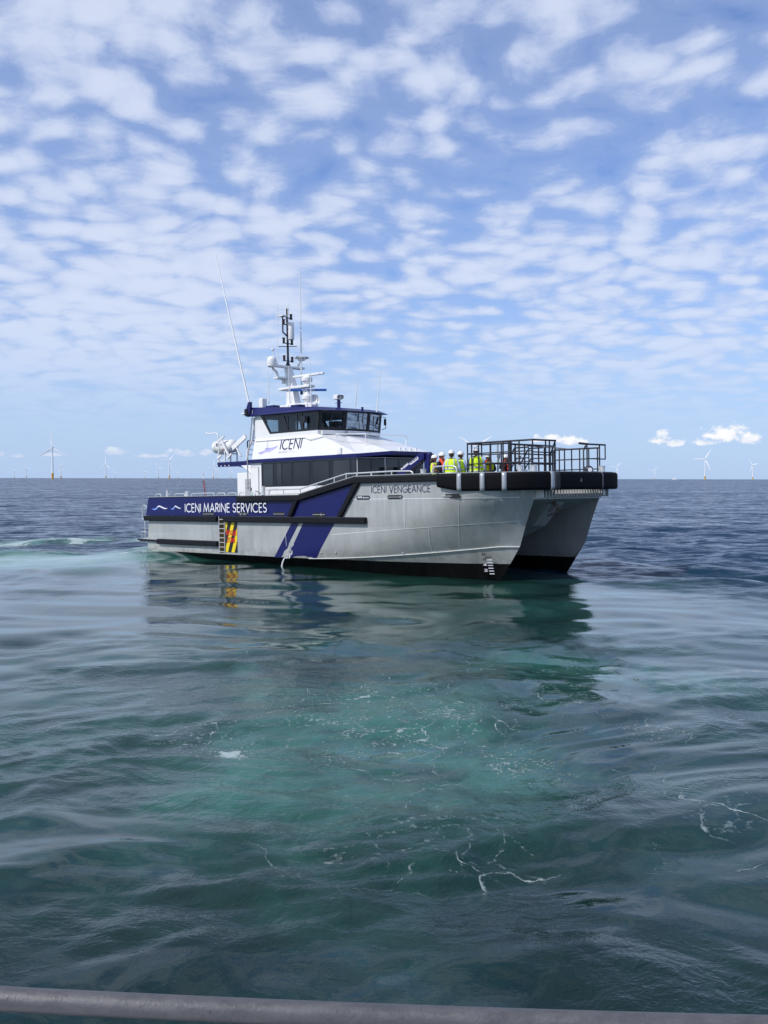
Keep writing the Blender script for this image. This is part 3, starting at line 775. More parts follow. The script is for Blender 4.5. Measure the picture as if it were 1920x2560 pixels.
# light aluminium capping on the bulwark
for s in (1, -1):
    mb = MB(); pl = [(.3, 2.815), (11.95, 2.83), (15.40, 3.505), (19.8, 3.505)]
    for (x0, z0), (x1, z1) in zip(pl, pl[1:]): mb.hexa([(x0, SIDE - .10, z0), (x1, SIDE - .10, z1), (x1, SIDE + .12, z1), (x0, SIDE + .12, z0)], [(x0, SIDE - .10, z0 + .025), (x1, SIDE - .10, z1 + .025), (x1, SIDE + .12, z1 + .025), (x0, SIDE + .12, z0 + .025)])
    if s < 0: mb = mb.mirror_y(PD)
    mb.obj('capping', ALU, ship)
mb = MB()
A = [(p.x - n.x * .42, p.y - n.y * .42) for p, n in zip(FD, FN)]; B = [(p.x - n.x * .16, p.y - n.y * .16) for p, n in zip(FD, FN)]
mb.grid([[(x, y, 3.505) for x, y in A], [(x, y, 3.505) for x, y in B]]); mb.obj('capping', ALU, ship, solid=.02)
mb = MB(); A = [(p.x - n.x * .44, p.y - n.y * .44) for p, n in zip(FD, FN)]
mb.grid([[(x, y, 2.87) for x, y in A], [(x, y, 3.5) for x, y in A]]); mb.obj('bow_bulwark', HULL, ship, solid=.03)

# freeing ports: black plates in place of the shade inside open slots
def port(px0, px1, py, style):
    a = P(px0, py, y=SIDE); b = P(px1, py, y=SIDE); x0, x1, z = a[0], b[0], (a[2] + b[2]) / 2; h = .08
    yy = lambda x: hull_y(x, z) - .012
    n = 6; prof = [(x0 + h + h * math.cos(R_(90 + 180 * i / n)), z + h * math.sin(R_(90 + 180 * i / n))) for i in range(n + 1)] + [(x1 - h + h * math.cos(R_(-90 + 180 * i / n)), z + h * math.sin(R_(-90 + 180 * i / n))) for i in range(n + 1)]
    if x1 < 7.6: off = -.055
    else: off = 0
    mb = MB(); mb.prism_y(prof, yy((x0 + x1) / 2) + off, yy((x0 + x1) / 2) + off + .02); o = mb.obj('freeing_port', BLACKPR, ship)
    mb = MB()
    mb.tube([(x0 + .02, yy(x0) + off - .012, z), (x1 - .02, yy(x1) + off - .012, z)], .011, 6)
    for f in style: xx = x0 + (x1 - x0) * f; mb.tube([(xx, yy(xx) + off - .012, z - .06), (xx, yy(xx) + off - .012, z + .06)], .014, 6)
    mb.obj('bar', PIPE, o)
    if style == (.55,):
        mb = MB(); mb.box((x0 + .1, yy(x0) + off - .006, z - .03), (x0 + .34, yy(x0) + off - .002, z + .055)); mb.box((x0 + .40, yy(x0) + off - .006, z - .03), (x1 - .06, yy(x0) + off - .002, z + .02)); mb.obj('flap', PIPE, o)
port(890.8, 925.2, 1244.1, (.55,)); port(968.6, 1007.1, 1242.8, (.86,)); port(1103.7, 1148.5, 1240.3, (.22,))
port(510, 538.7, 1285.1, ()); port(591.5, 619, 1285.1, (.4, .75)); port(683.8, 712.7, 1285.1, ()); port(782.2, 813.8, 1286.7, (.68,))

# recessed rescue ladder and rescue-zone panel
mb = MB()
mb.add([(6.2, SIDE, .15), (6.69, SIDE, .15), (6.69, SIDE, 1.88), (6.2, SIDE, 1.88), (6.2, -3.5, .15), (6.69, -3.5, .15), (6.69, -3.5, 1.88), (6.2, -3.5, 1.88)],
       [(4, 5, 6, 7), (0, 4, 7, 3), (1, 2, 6, 5), (0, 1, 5, 4), (3, 7, 6, 2)])
mb.obj('ladder_recess', mat('stained_aluminium', (.26, .22, .15), .6, var=.35, vscale=5), hull_s, fixn=False)
lad = MB()
for x in (6.235, 6.655): lad.tube([(x, SIDE - .03, .16), (x, SIDE - .03, 1.87)], .022, 8)
lad_o = lad.obj('rescue_ladder', PIPE, ship, smooth=True)
for i in range(8): mb = MB(); z = .22 + i * .215; mb.tube([(6.235, SIDE - .03, z), (6.655, SIDE - .03, z)], .02, 8); mb.obj('rung', PIPE, lad_o, smooth=True)
rz = MB(); rz.prism_y([(6.71, .20), (7.585, .20), (7.585, 1.60), (6.71, 1.60)], SIDE - .008, SIDE - .003); rz_o = rz.obj('rescue_panel', BLACKPR, ship); rz_o['label'] = 'yellow and black striped panel lettered RESCUE ZONE'
def clip_poly(poly, x0, x1, z0, z1):
    def cl(ps, f, g):
        out = []
        for i in range(len(ps)):
            a, b = ps[i], ps[(i + 1) % len(ps)]; fa, fb = f(a), f(b)
            if fa >= 0: out.append(a)
            if fa * fb < 0: t = fa / (fa - fb); out.append((a[0] + (b[0] - a[0]) * t, a[1] + (b[1] - a[1]) * t))
        return out
    for f in (lambda p: p[0] - x0, lambda p: x1 - p[0], lambda p: p[1] - z0, lambda p: z1 - p[1]): poly = cl(poly, f, None) if poly else poly
    return poly
for k in range(-3, 5):
    x0 = 6.12 + k * .50; pl = clip_poly([(x0, .2), (x0 + .235, .2), (x0 + .235 + .55, 1.6), (x0 + .55, 1.6)], 6.715, 7.58, .21, 1.595)
    if len(pl) > 2: mb = MB(); mb.prism_y(pl, SIDE - .012, SIDE - .009); mb.obj('yellow_stripe', YELLOW, rz_o)
for k in range(-2, 3):
    x0 = 6.00 + k * .5; pl = clip_poly([(x0, .2), (x0 + .27, .2), (x0 + .27 + .5, 1.5), (x0 + .5, 1.5)], 6.30, 6.685, .30, 1.42)
    if len(pl) > 2: mb = MB(); mb.prism_y(pl, -3.506, -3.503); mb.obj('yellow_stripe', YELLOW, rz_o)
def side_fn(x0, z0, off): return lambda u, v, d: (x0 + u, hull_y(x0 + u, z0 + v) - off - d, z0 + v)
lettering('RESCUE', side_fn(6.76, 1.01, .014), .78, .20, .045).obj('lettering', PRINTR, rz_o)
lettering('ZONE', side_fn(6.84, .68, .014), .60, .20, .045).obj('lettering', PRINTR, rz_o)

# names and marks on the side
lettering('ICENI MARINE SERVICES', side_fn(3.52, 2.075, .056), 6.28, .385, .052, word=.34).obj('lettering', PRINTW, board_o)
lettering('ICENI VENGEANCE', side_fn(16.28, 2.835, .006), 3.10, .255, .033).obj('lettering', PRINTB, hull_s)
def wave_mark(x0, z0, w, h, parent):
    """a breaking-wave swash: blue trough rising into a white crest"""
    def swash(pts, ths, m, dep):
        mb = MB(); n = 20; up_, dn_ = [], []
        us = np.linspace(0, 1, n + 1); k = np.linspace(0, 1, len(pts))
        px_ = np.interp(us, k, [p[0] for p in pts]); 
        cs = np.polyfit(k, [p[1] for p in pts], 3); pz_ = np.polyval(cs, us); th = np.interp(us, k, ths)
        for a_, c_, t_ in zip(px_, pz_, th):
            up_.append((x0 + a_ * w, SIDE - .056 - dep, z0 + (c_ + t_ / 2) * h)); dn_.append((x0 + a_ * w, SIDE - .056 - dep, z0 + (c_ - t_ / 2) * h))
        mb.grid([up_, dn_]).obj('wave_mark', m, parent)
    swash([(0, .42), (.15, .18), (.30, .40), (.42, .78), (.55, .95)], [.02, .30, .42, .30, .04], SKYB, 0)
    swash([(.30, .42), (.45, .86), (.60, .82), (.80, .36), (1.0, .50)], [.04, .30, .32, .30, .02], PRINTW, .002)
wave_mark(.58, 2.16, 1.45, .22, board_o); wave_mark(2.28, 2.18, .93, .19, board_o)
# draught marks on the bow, below the chine
def under_y(x, z):
    zc = chine_z(x); f = max(0, min(1, (x + .6 - 14) / 8.8)); yk = -2.9 + .9 * f ** 1.5; yc = hull_y(x, zc)
    return yc + (yk - yc) * max(0, zc - z) / (zc + 1.1)
def under_fn(x0, z0, off): return lambda u, v, d: (x0 + u, under_y(x0 + u, z0 + v) - off - d, z0 + v)
def x_at_px(px, z):
    lo_, hi_ = 17.0, 21.4
    for _ in range(40):
        m_ = (lo_ + hi_) / 2
        if proj((m_, under_y(m_, z), z))[0] < px: lo_ = m_
        else: hi_ = m_
    return lo_
for i, (t_, z) in enumerate([('M', .46), ('6', .28), ('4', .07), ('2', -.14)]):
    lettering(t_, under_fn(x_at_px(1206 + 2 * i, z), z - .03, .03), .13, .085, .022).obj('draught_mark', PRINTW if z < .2 else BLACKPR, hull_s)
for i in range(7):
    z = .36 - i * .105; xx = x_at_px(1217 + i * 1.4, z); mb = MB()
    mb.grid([[(xx, under_y(xx, z) - .03, z), (xx + .19, under_y(xx + .19, z) - .03, z)], [(xx, under_y(xx, z + .03) - .03, z + .03), (xx + .19, under_y(xx + .19, z + .03) - .03, z + .03)]])
    mb.obj('draught_mark', BLACKPR if i == 0 else PRINTW, hull_s)
# cooling water outlet with bare scraped metal round it
q = P(717, 1393, y=SIDE)
mb = MB(); r = random.Random(4)
for k in range(26):
    a, b_ = q[0] + r.gauss(.16, .09), q[2] + abs(r.gauss(.0, .16)); s = r.uniform(.015, .05); n = r.randint(5, 7)
    mb.add([(a + s * math.cos(6.28 * i / n) * r.uniform(.6, 1.3), hull_y(a, b_) - .006 - .0004 * k, b_ + 1.5 * s * math.sin(6.28 * i / n) * r.uniform(.6, 1.3)) for i in range(n)], [tuple(range(n))])
mb.obj('scraped_paint', mat('scraped_metal', (.52, .53, .53), .5), hull_s)
mb = MB(); mb.lathe([(.09, 0), (.09, .05), (.06, .05), (.06, .01)], (q[0] + .03, SIDE + .005, q[2] + .02), (0, -1, 0), 14); mb.obj('outlet', PIPE, hull_s, smooth=True)
mb = MB()
for k in range(3):
    o = r.uniform(-.03, .03); mb.tube([(q[0] + o, SIDE - .03, q[2]), (q[0] + o * 1.3, SIDE - .13, q[2] - .04), (q[0] - .03 + o * 1.6, SIDE - .21, q[2] - .22), (q[0] - .05 + o * 2, SIDE - .26, q[2] - .50)], .007, 5, r2=.013)
mb.obj('cooling_water', mat('white_water', (.75, .8, .8), .3), hull_s)
# ------------------------------------------------------------------ superstructure
CW = 2.2
cab_plan = [(6.5, -CW), (13.75, -CW), (14.45, -1.2), (14.45, 1.2), (13.75, CW), (6.5, CW)]
mb = MB(); mb.prism_z(cab_plan, 1.9, 4.37); cab = mb.obj('cabin', WHITE, ship, bevel=.02)
# tinted window belt: frame and panes
zt, zb = 4.335, 3.22
xw0 = P(654.5, 1200, y=-CW)[0]
mb = MB(); mb.prism_y([(xw0, zb), (13.74, zb), (13.74, zt), (xw0, zt)], -CW - .025, -CW - .002); belt = mb.obj('window_belt', BLACKF, ship, bevel=.01)
for (pa, pb, mm) in [(660, 684, TINT2), (689, 693, TINT), (694, 705, TINT2), (708, 731, TINT), (736, 775, TINT), (784, 824, TINT), (835, 876, TINT2), (881, 894, TINT)]:
    a = P(pa, 1190, y=-CW)[0]; b = min(P(pb, 1190, y=-CW)[0], 13.72)
    mb = MB(); mb.box((a, -CW - .034, zb + .05), (b, -CW - .026, zt - .05)); mb.obj('window', mm, belt)
mb = MB(); mb.prism_y([(xw0, zb), (13.74, zb), (13.74, zt), (xw0, zt)], CW + .002, CW + .025); belt2 = mb.obj('window_belt', BLACKF, ship, bevel=.01)
for k in range(5): mb = MB(); mb.box((xw0 + .1 + k * 1.24, CW + .026, zb + .05), (xw0 + 1.26 + k * 1.24, CW + .034, zt - .05)); mb.obj('window', TINT, belt2)
def wall_panel(a, b, z0, z1, off, th):
    d = Vector((b[0] - a[0], b[1] - a[1])).normalized(); n = Vector((d.y, -d.x)); mb = MB()
    lo = [(a[0] + n.x * off, a[1] + n.y * off), (b[0] + n.x * off, b[1] + n.y * off), (b[0] + n.x * (off + th), b[1] + n.y * (off + th)), (a[0] + n.x * (off + th), a[1] + n.y * (off + th))]
    mb.prism_z(lo, z0, z1); return mb
def lerp2(a, b, t): return (a[0] + (b[0] - a[0]) * t, a[1] + (b[1] - a[1]) * t)
for a, b, k in (((13.75, -CW), (14.45, -1.2), 2), ((14.45, -1.2), (14.45, 1.2), 3), ((14.45, 1.2), (13.75, CW), 2)):
    fr = wall_panel(lerp2(a, b, .02), lerp2(a, b, .98), 2.75, zt, .002, .025).obj('front_window_frame', BLACKF, ship)
    for i in range(k): wall_panel(lerp2(a, b, (i + .06) / k), lerp2(a, b, (i + .94) / k), 2.82, zt - .06, .028, .008).obj('window', TINT, fr)
mb = MB()
for x, y in ((14.9, -1.5), (14.7, -.4), (14.75, .5)): mb = MB(); mb.box((x, y - .25, 2.6), (x + .35, y + .25, 3.25)); mb.box((x, y - .22, 3.25), (x + .12, y + .22, 3.95)); mb.obj('deck_seat', DARKIN, ship, bevel=.03)
# roof band (navy) with a visor over the front windows
bp_ = [(6.3, -2.33), (13.85, -2.33), (14.95, -1.30), (14.95, 1.30), (13.85, 2.33), (6.3, 2.33)]
rise = [0, .0, .09, .09, 0, 0]
mb = MB(); mb.hexa([(x, y, 4.365 + r) for (x, y), r in zip(bp_, rise)], [(x, y, 4.525 + r) for (x, y), r in zip(bp_, rise)]); band_o = mb.obj('roof_band', NAVY, ship, bevel=.012)
# aft platform with brackets
XP = P(543, 1155, y=-1.75)[0]
mb = MB(); mb.box((XP, -1.75, 4.39), (6.29, 1.75, 4.52)); plat = mb.obj('raft_platform', NAVY, ship, bevel=.01)
for y in (-1.70, 1.70):
    mb = MB(); mb.prism_y([(XP + .02, 4.385), (6.4, 4.385), (6.4, 3.75), (6.0, 4.06), (4.9, 4.27), (XP + .02, 4.29)], y - .03, y + .03); br = mb.obj('bracket', NAVY, plat)
    for x in (XP + .3, XP + .62, XP + .94): mb = MB(); mb.lathe([(.035, -.034), (.035, .034)], (x, y, 4.335), (0, 1, 0), 10); mb.obj('lightening_hole', PRINTW, plat)
mb = MB(); mb.prism_y([(5.3, 4.30), (6.5, 4.30), (6.5, 3.3), (6.3, 3.75), (5.9, 4.02)], -1.9, 1.9); mb.obj('aft_fairing', WHITE, ship, bevel=.02)
# aft deckhouse trunk with louvre
mb = MB(); mb.prism_y([(5.35, 1.9), (6.49, 1.9), (6.49, 3.62), (6.30, 3.93), (5.35, 3.93)], -2.15, -1.2); trunk = mb.obj('vent_trunk', WHITE, ship, bevel=.02)
mb = MB(); mb.box((5.98, -2.165, 1.95), (6.46, -2.152, 3.62)); lv = mb.obj('louvre_panel', LOUVRE, trunk)
for k in range(16): mb = MB(); z = 2.0 + k * .1; mb.prism_y([(6.0, z), (6.44, z), (6.44, z + .05), (6.0, z + .05)], -2.18, -2.166); mb.obj('louvre', LOUVRE, trunk) if k % 2 == 0 else None
mb = MB(); mb.prism_y([(5.35, 1.9), (6.49, 1.9), (6.49, 3.93), (5.35, 3.93)], 1.2, 2.15); mb.obj('vent_trunk', WHITE, ship, bevel=.02)
# door
dx0, dx1 = P(628, 1180, y=-CW)[0], P(647, 1180, y=-CW)[0]
mb = MB(); mb.box((dx0, -CW - .045, 1.98), (dx1, -CW - .003, 4.14)); door = mb.obj('door', WHITE, ship, bevel=.03)
mb = MB(); mb.box((dx0 - .03, -CW - .012, 1.95), (dx1 + .03, -CW - .002, 4.18)); mb.obj('door_frame', LOUVRE, door)
mb = MB(); mb.tube([(dx1 - .06, -CW - .05, 3.02), (dx1 - .06, -CW - .11, 3.02), (dx1 + .10, -CW - .11, 3.02)], .018); mb.lathe([(.03, 0), (.03, .03)], (dx1 - .18, -CW - .046, 3.04), (0, -1, 0), 10); mb.obj('handle', STEEL, door)
mb = MB(); mb.box((dx0 + .0, -CW - .052, 2.82), (dx0 + .14, -CW - .046, 3.0)); mb.obj('safety_sign', GREEN, door)
mb = MB(); mb.box((dx0 + .03, -CW - .056, 2.86), (dx0 + .07, -CW - .053, 2.96)); mb.box((dx0 + .085, -CW - .056, 2.88), (dx0 + .12, -CW - .053, 2.94)); mb.obj('sign_symbol', PRINTW, door)
mb = MB(); mb.box((dx0 + .02, -CW - .052, 3.04), (dx0 + .08, -CW - .046, 3.20)); mb.obj('notice', BLACKPR, door)

# sloping coach roof between the cabin and the wheelhouse
WH = 1.97
mb = MB()
V = [(6.6, -2.22, 4.53), (13.8, -2.25, 4.53), (11.12, -2.02, 5.50), (6.6, -2.02, 5.50), (14.85, -1.25, 4.61), (14.85, 1.25, 4.61), (13.8, 2.25, 4.53), (11.12, 2.02, 5.50), (6.6, 2.02, 5.50), (6.6, 2.22, 4.53), (11.5, -.78, 5.50), (11.5, .78, 5.50)]
mb.add(V, [(0, 1, 2, 3), (1, 4, 10, 2), (4, 5, 11, 10), (5, 6, 7, 11), (6, 9, 8, 7), (0, 3, 8, 9), (3, 2, 10, 11, 7, 8), (0, 9, 6, 5, 4, 1)])
coach = mb.obj('coach_roof', WHITE, ship, bevel=.012)
# wheelhouse: lower white strip then black frames with see-through panes
def plan_w(z):
    k = (z - 5.5) / 1.1; f = .16 * k
    return [(6.62, -WH), (11.05 + f, -WH), (11.45 + f, -.75), (11.45 + f, .75), (11.05 + f, WH), (6.62, WH)]
lo, hi = plan_w(5.5), plan_w(5.70)
mb = MB()
for i in range(6):
    a, b = lo[i], lo[(i + 1) % 6]; c, d = hi[(i + 1) % 6], hi[i]; mb.add([(a[0], a[1], 5.5), (b[0], b[1], 5.5), (c[0], c[1], 5.70), (d[0], d[1], 5.70)], [(0, 1, 2, 3)])
wh = mb.obj('wheelhouse_wall', WHITE, ship, solid=.05)
mb = MB(); mb.prism_z([(6.7, -1.9), (11.0, -1.9), (11.4, -.7), (11.4, .7), (11.0, 1.9), (6.7, 1.9)], 5.30, 5.49); mb.obj('wheelhouse_floor', DARKIN, ship)
def facet(bl, br, tr, tl, panes, name='window_frame', m=BLACKF, glass=GLASS, cut=None):
    bl, br, tr, tl = map(Vector, (bl, br, tr, tl))
    f = lambda u, v: (bl * (1 - u) + br * u) * (1 - v) + (tl * (1 - u) + tr * u) * v
    us = sorted(set([0, 1] + [u for p in panes for u in p[:2]])); vs_ = sorted(set([0, 1] + [v for p in panes for v in p[2:4]]))
    mb = MB()
    for i in range(len(us) - 1):
        for j in range(len(vs_) - 1):
            cu, cv = (us[i] + us[i + 1]) / 2, (vs_[j] + vs_[j + 1]) / 2
            if any(p[0] < cu < p[1] and p[2] < cv < p[3] for p in panes): continue
            mb.add([f(us[i], vs_[j]), f(us[i + 1], vs_[j]), f(us[i + 1], vs_[j + 1]), f(us[i], vs_[j + 1])], [(0, 1, 2, 3)])
    me_o = mb.obj(name, m, ship, solid=.06)
    for p in panes:
        g = MB(); g.add([f(p[0], p[2]), f(p[1], p[2]), f(p[1], p[3]), f(p[0], p[3])], [(0, 1, 2, 3)]); g.obj('window', glass, me_o)
    return me_o
b5, t6 = plan_w(5.70), plan_w(6.62)
z5, z6 = 5.70, 6.62
for s in (1, -1):
    # side: white quarter with a slanting edge, then the glazed frame
    mb = MB(); mb.add([(6.62, -WH * s, z5), (7.72, -WH * s, z5), (7.02, -WH * s, z6), (6.62, -WH * s, z6)], [(0, 1, 2, 3)]); mb.obj('quarter_panel', WHITE, ship, solid=.05)
    facet((7.72, -WH * s, z5), (11.07, -WH * s, z5), (t6[1][0], -WH * s, z6), (7.02, -WH * s, z6), [(.035, .335, .10, .88), (.405, .665, .10, .88), (.72, .965, .10, .88)])
    # sliding-window bars
    for xx in (8.95, 9.62): mb = MB(); mb.box((xx, -WH * s - .02, z5 + .1), (xx + .09, -WH * s + .02, z6 - .12)); mb.obj('sliding_window_bar', BLACKF, ship)
    A, B = b5[1], b5[2]; C, D_ = t6[2], t6[1]
    facet((A[0], A[1] * s, z5), (B[0], B[1] * s, z5), (C[0], C[1] * s, z6), (D_[0], D_[1] * s, z6), [(.10, .92, .10, .88)])
facet((b5[2][0], -.75, z5), (b5[3][0], .75, z5), (t6[3][0], .75, z6), (t6[2][0], -.75, z6), [(.06, .94, .10, .88)])
facet((6.62, WH, z5), (6.62, -WH, z5), (6.62, -WH, z6), (6.62, WH, z6), [(.08, .36, .05, .85), (.64, .92, .05, .85)], m=WHITE)
# white boxes under the front windows, wipers
for a, b in (((11.13, -1.85), (11.44, -.85)), ((11.53, -.65), (11.53, .45)), ((11.44, .85), (11.2, 1.6))): wall_panel(a, b, 5.51, 5.685, .02, .12).obj('wiper_box', WHITE, ship, bevel=.015)
for (x, y, z), (x2, y2, z2) in (((11.3, -1.55, 5.72), (11.42, -1.45, 6.42)), ((11.62, .35, 5.72), (11.72, .2, 6.4)), ((11.5, 1.1, 5.72), (11.62, 1.0, 6.35))):
    mb = MB(); mb.tube([(x, y, z), (x2, y2, z2)], .016, 6); mb.tube([(x2, y2 - .02, z2 - .34), (x2 + .02, y2 + .02, z2 + .08)], .02, 6); mb.obj('wiper', BLACKP, ship)
# furnishing inside the wheelhouse
mb = MB(); mb.prism_y([(10.3, 5.5), (11.0, 5.5), (11.2, 5.88), (10.5, 5.95)], -1.6, 1.6); mb.box((7.0, .9, 5.5), (9.6, 1.7, 5.85)); mb.obj('console', DARKIN, ship, bevel=.03)
for y in (-.7, .7):
    mb = MB(); mb.box((9.3, y - .27, 5.5), (9.85, y + .27, 5.72)); mb.prism_y([(9.2, 5.72), (9.36, 5.72), (9.26, 6.32), (9.12, 6.32)], y - .26, y + .26); mb.obj('helm_seat', DARKIN, ship, bevel=.05)
mb = MB(); mb.box((10.55, -.5, 5.95), (10.62, .1, 6.2)); mb.box((10.55, .25, 5.95), (10.62, .8, 6.2)); mb.obj('monitor', BLACKP, ship)
mb = MB(); mb.box((6.7, -1.88, 6.55), (11.35, 1.88, 6.60)); mb.obj('headlining', GREYIN, ship)
mb = MB(); mb.box((10.2, -WH - .16, 6.05), (10.36, -WH - .10, 6.36)); mb.tube([(10.3, -WH - .03, 5.78), (10.3, -WH - .13, 5.82), (10.3, -WH - .13, 6.1)], .015, 6); mb.obj('wing_mirror', BLACKP, ship)
mb = MB(); mb.tube([(11.25, WH + .02, 6.45), (11.38, WH + .10, 6.4), (11.38, WH + .10, 5.9), (11.2, WH + .02, 5.85)], .016, 6); mb.box((11.30, WH + .06, 6.05), (11.38, WH + .15, 6.35)); mb.obj('wing_mirror', BLACKP, ship)
# navy wheelhouse roof
rp0 = [(6.25, -2.22), (11.45, -2.22), (12.05, -.9), (12.05, .9), (11.45, 2.22), (6.25, 2.22)]
rp1 = [(6.45, -2.02), (11.1, -2.0), (11.6, -.8), (11.6, .8), (11.1, 2.0), (6.45, 2.02)]
mb = MB(); mb.hexa([(x, y, 6.62 - .012 * (x - 6.3)) for x, y in rp0], [(x, y, 7.05 - .065 * (x - 6.3)) for x, y in rp1]); roof = mb.obj('wheelhouse_roof', NAVY, ship, bevel=.02)
# ledge rail round the foot of the wheelhouse
mb = MB(); pts = [(6.7, -2.07, 5.40), (10.3, -2.08, 5.40), (10.7, -2.12, 5.28), (11.2, -2.12, 5.36), (12.3, -1.95, 5.42)]
mb.tube(pts, .018, 6)
for x in (7.6, 9.2): mb.tube([(x, -2.06, 5.40), (x, -2.02, 5.34)], .014, 6)
mb.obj('grab_rail', WHITE, ship)
mb = MB(); mb.tube([(12.2, -1.9, 5.20), (12.2, -1.9, 5.45), (13.4, -1.3, 5.42), (13.4, -1.3, 4.95)], .022, 8); mb.tube([(13.4, -1.3, 5.42), (13.4, 1.3, 5.42), (13.4, 1.3, 4.95)], .022, 8); mb.obj('grab_rail', WHITE, ship)
mb = MB(); q = P(850, 1128, y=-2.2); mb.prism_y([(q[0] - .12, 4.53), (q[0] + .16, 4.53), (q[0] + .14, 4.82), (q[0] + .02, 4.86)], -2.30, -2.12); mb.obj('roof_vent', WHITE, ship, bevel=.02)
for px in (1000, 1012, 1026, 1040): q = P(px, 1122, x=14.6); mb = MB(); mb.lathe([(.05, 0), (.03, .1), (.06, .1), (.06, .16)], (14.6, q[1], 4.62), (0, 0, 1), 8); mb.obj('roof_fitting', WHITE, ship)
# logo on the wheelhouse side
def logo_fn(px, py, k=0):
    q = P(px, py, y=-2.12); return (q[0], -2.22 + (q[2] - 4.53) / .97 * .20 - .006 - k, q[2])
def px_fn(px0, py0, px1, py1, h):
    """writing between two pixels of the base line"""
    a = np.array(logo_fn(px0, py0)); b = np.array(logo_fn(px1, py1)); d = (b - a); L = np.linalg.norm(d); d /= L
    return (lambda u, v, k: (a[0] + d[0] * u + .08 * v, -2.22 + (a[2] + d[2] * u + v - 4.53) / .97 * .20 - .006 - k, a[2] + d[2] * u + v)), L
fn, L_ = px_fn(700, 1124, 753, 1120.5, 0); lettering('ICENI', fn, L_, .46, .066).obj('lettering', PRINTB, coach)
fn, L_ = px_fn(699, 1133.5, 752, 1131.0, 0); lettering('MARINE SERVICES', fn, L_, .09, .016, space=.3).obj('lettering', PRINTG, coach)
def px_poly(pts, m, k, name='emblem'):
    mb = MB(); mb.add([logo_fn(x, y, k) for x, y in pts], [tuple(range(len(pts)))]); mb.obj(name, m, coach, fixn=False)
px_poly([(649, 1134.5), (655, 1135), (662, 1131), (668, 1130), (675, 1130), (681, 1125.5), (688, 1122), (694, 1115), (672, 1121)], LILAC, .002)
px_poly([(647.5, 1133), (655, 1135.3), (661, 1132.2), (655, 1133.5)], SKYB, .004)
px_poly([(664, 1120.5), (672, 1118.5), (672, 1120.5), (664, 1122)], SKYB, .003)
px_poly([(662, 1123.2), (677, 1119), (677, 1120.2), (662, 1124.4)], PRINTG, .003)
for a, b in (((648, 1132.5), (694, 1115)), ((667, 1118), (668, 1104)), ((666, 1104), (669, 1099))):
    mb = MB(); p0, p1 = np.array(logo_fn(*a, .004)), np.array(logo_fn(*b, .004)); mb.tube([p0, p1], .008, 4); mb.obj('emblem', LILAC, coach)
fn2 = lambda u, v, k: (P(664, 1217, y=-CW)[0] + u, -CW - .004 - k, 3.04 + v)
lettering('SOUTHAMPTON', fn2, .95, .08, .012).obj('lettering', PRINTG, cab)

# ------------------------------------------------------------------ mast, radars and aerials
z4 = lambda x, y: (640 + x * .14464, 720 + y * .14464)
def loft(name, secs, m, parent, bevel=.012):
    mb = MB(); rows = [[(cx - a / 2, -b / 2 + cy, z), (cx + a / 2, -b / 2 + cy, z), (cx + a / 2, b / 2 + cy, z), (cx - a / 2, b / 2 + cy, z)] for (cx, cy, z, a, b) in secs]
    for r0, r1 in zip(rows, rows[1:]): mb.add(r0 + r1, [(0, 1, 5, 4), (1, 2, 6, 5), (2, 3, 7, 6), (3, 0, 4, 7)])
    mb.add(rows[0], [(0, 3, 2, 1)]); mb.add(rows[-1], [(0, 1, 2, 3)]); return mb.obj(name, m, parent, bevel=bevel)
mast = loft('mast', [(7.15, 0, 6.95, 1.0, .5), (7.15, 0, 7.30, .62, .42), (7.0, 0, 8.2, .46, .34), (6.80, 0, 9.05, .30, .28)], WHITE, ship)
mast['label'] = 'white radar mast with black lamp pole'
mb = MB(); mb.prism_z([(6.25, -.32), (7.6, -.4), (8.7, -.22), (8.7, .22), (7.6, .4), (6.25, .32)], 6.98, 7.22); mb.obj('mast_base', WHITE, mast, bevel=.03)
mb = MB(); mb.prism_z([(6.25, -.22), (7.0, -.32), (8.5, -.2), (8.5, .2), (7.0, .32), (6.25, .22)], 7.98, 8.10); mb.obj('radar_shelf', WHITE, mast, bevel=.02)
mb = MB(); mb.prism_z([(6.65, -.98), (6.95, -.98), (7.0, .9), (6.6, .9)], 9.05, 9.15); mb.obj('spreader', WHITE, mast, bevel=.02)
mb = MB(); mb.prism_z([(6.35, -.6), (6.85, -.6), (6.95, .1), (6.3, .1)], 8.52, 8.60); mb.tube([(6.6, -.5, 8.6), (6.6, -.6, 8.85), (6.75, -.95, 8.98)], .06, 8); mb.lathe([(.09, 0), (.09, .22)], (6.6, -.15, 8.30)); mb.obj('dome_bracket', WHITE, mast, bevel=.01)
def dome(c, r, h, name, parent=mast):
    mb = MB(); mb.lathe([(r * .55, 0), (r * .95, .05), (r, .12), (r, h - r * .9)] + [(r * math.cos(R_(a)), h - r * .9 + r * .9 * math.sin(R_(a))) for a in (20, 40, 60, 75, 90)], c, (0, 0, 1), 18); return mb.obj(name, WHITE, parent, smooth=True)
dome((6.75, -1.0, 9.02), .24, .55, 'satellite_dome')
mb = MB(); mb.tube([(6.75, -.93, 9.5), (6.75, -.93, 9.85)], .015, 6); mb.lathe([(.03, 0), (.08, .04), (.08, .10), (.05, .13)], (6.75, -.93, 9.82)); mb.obj('gps_mushroom', WHITE, mast, smooth=True)
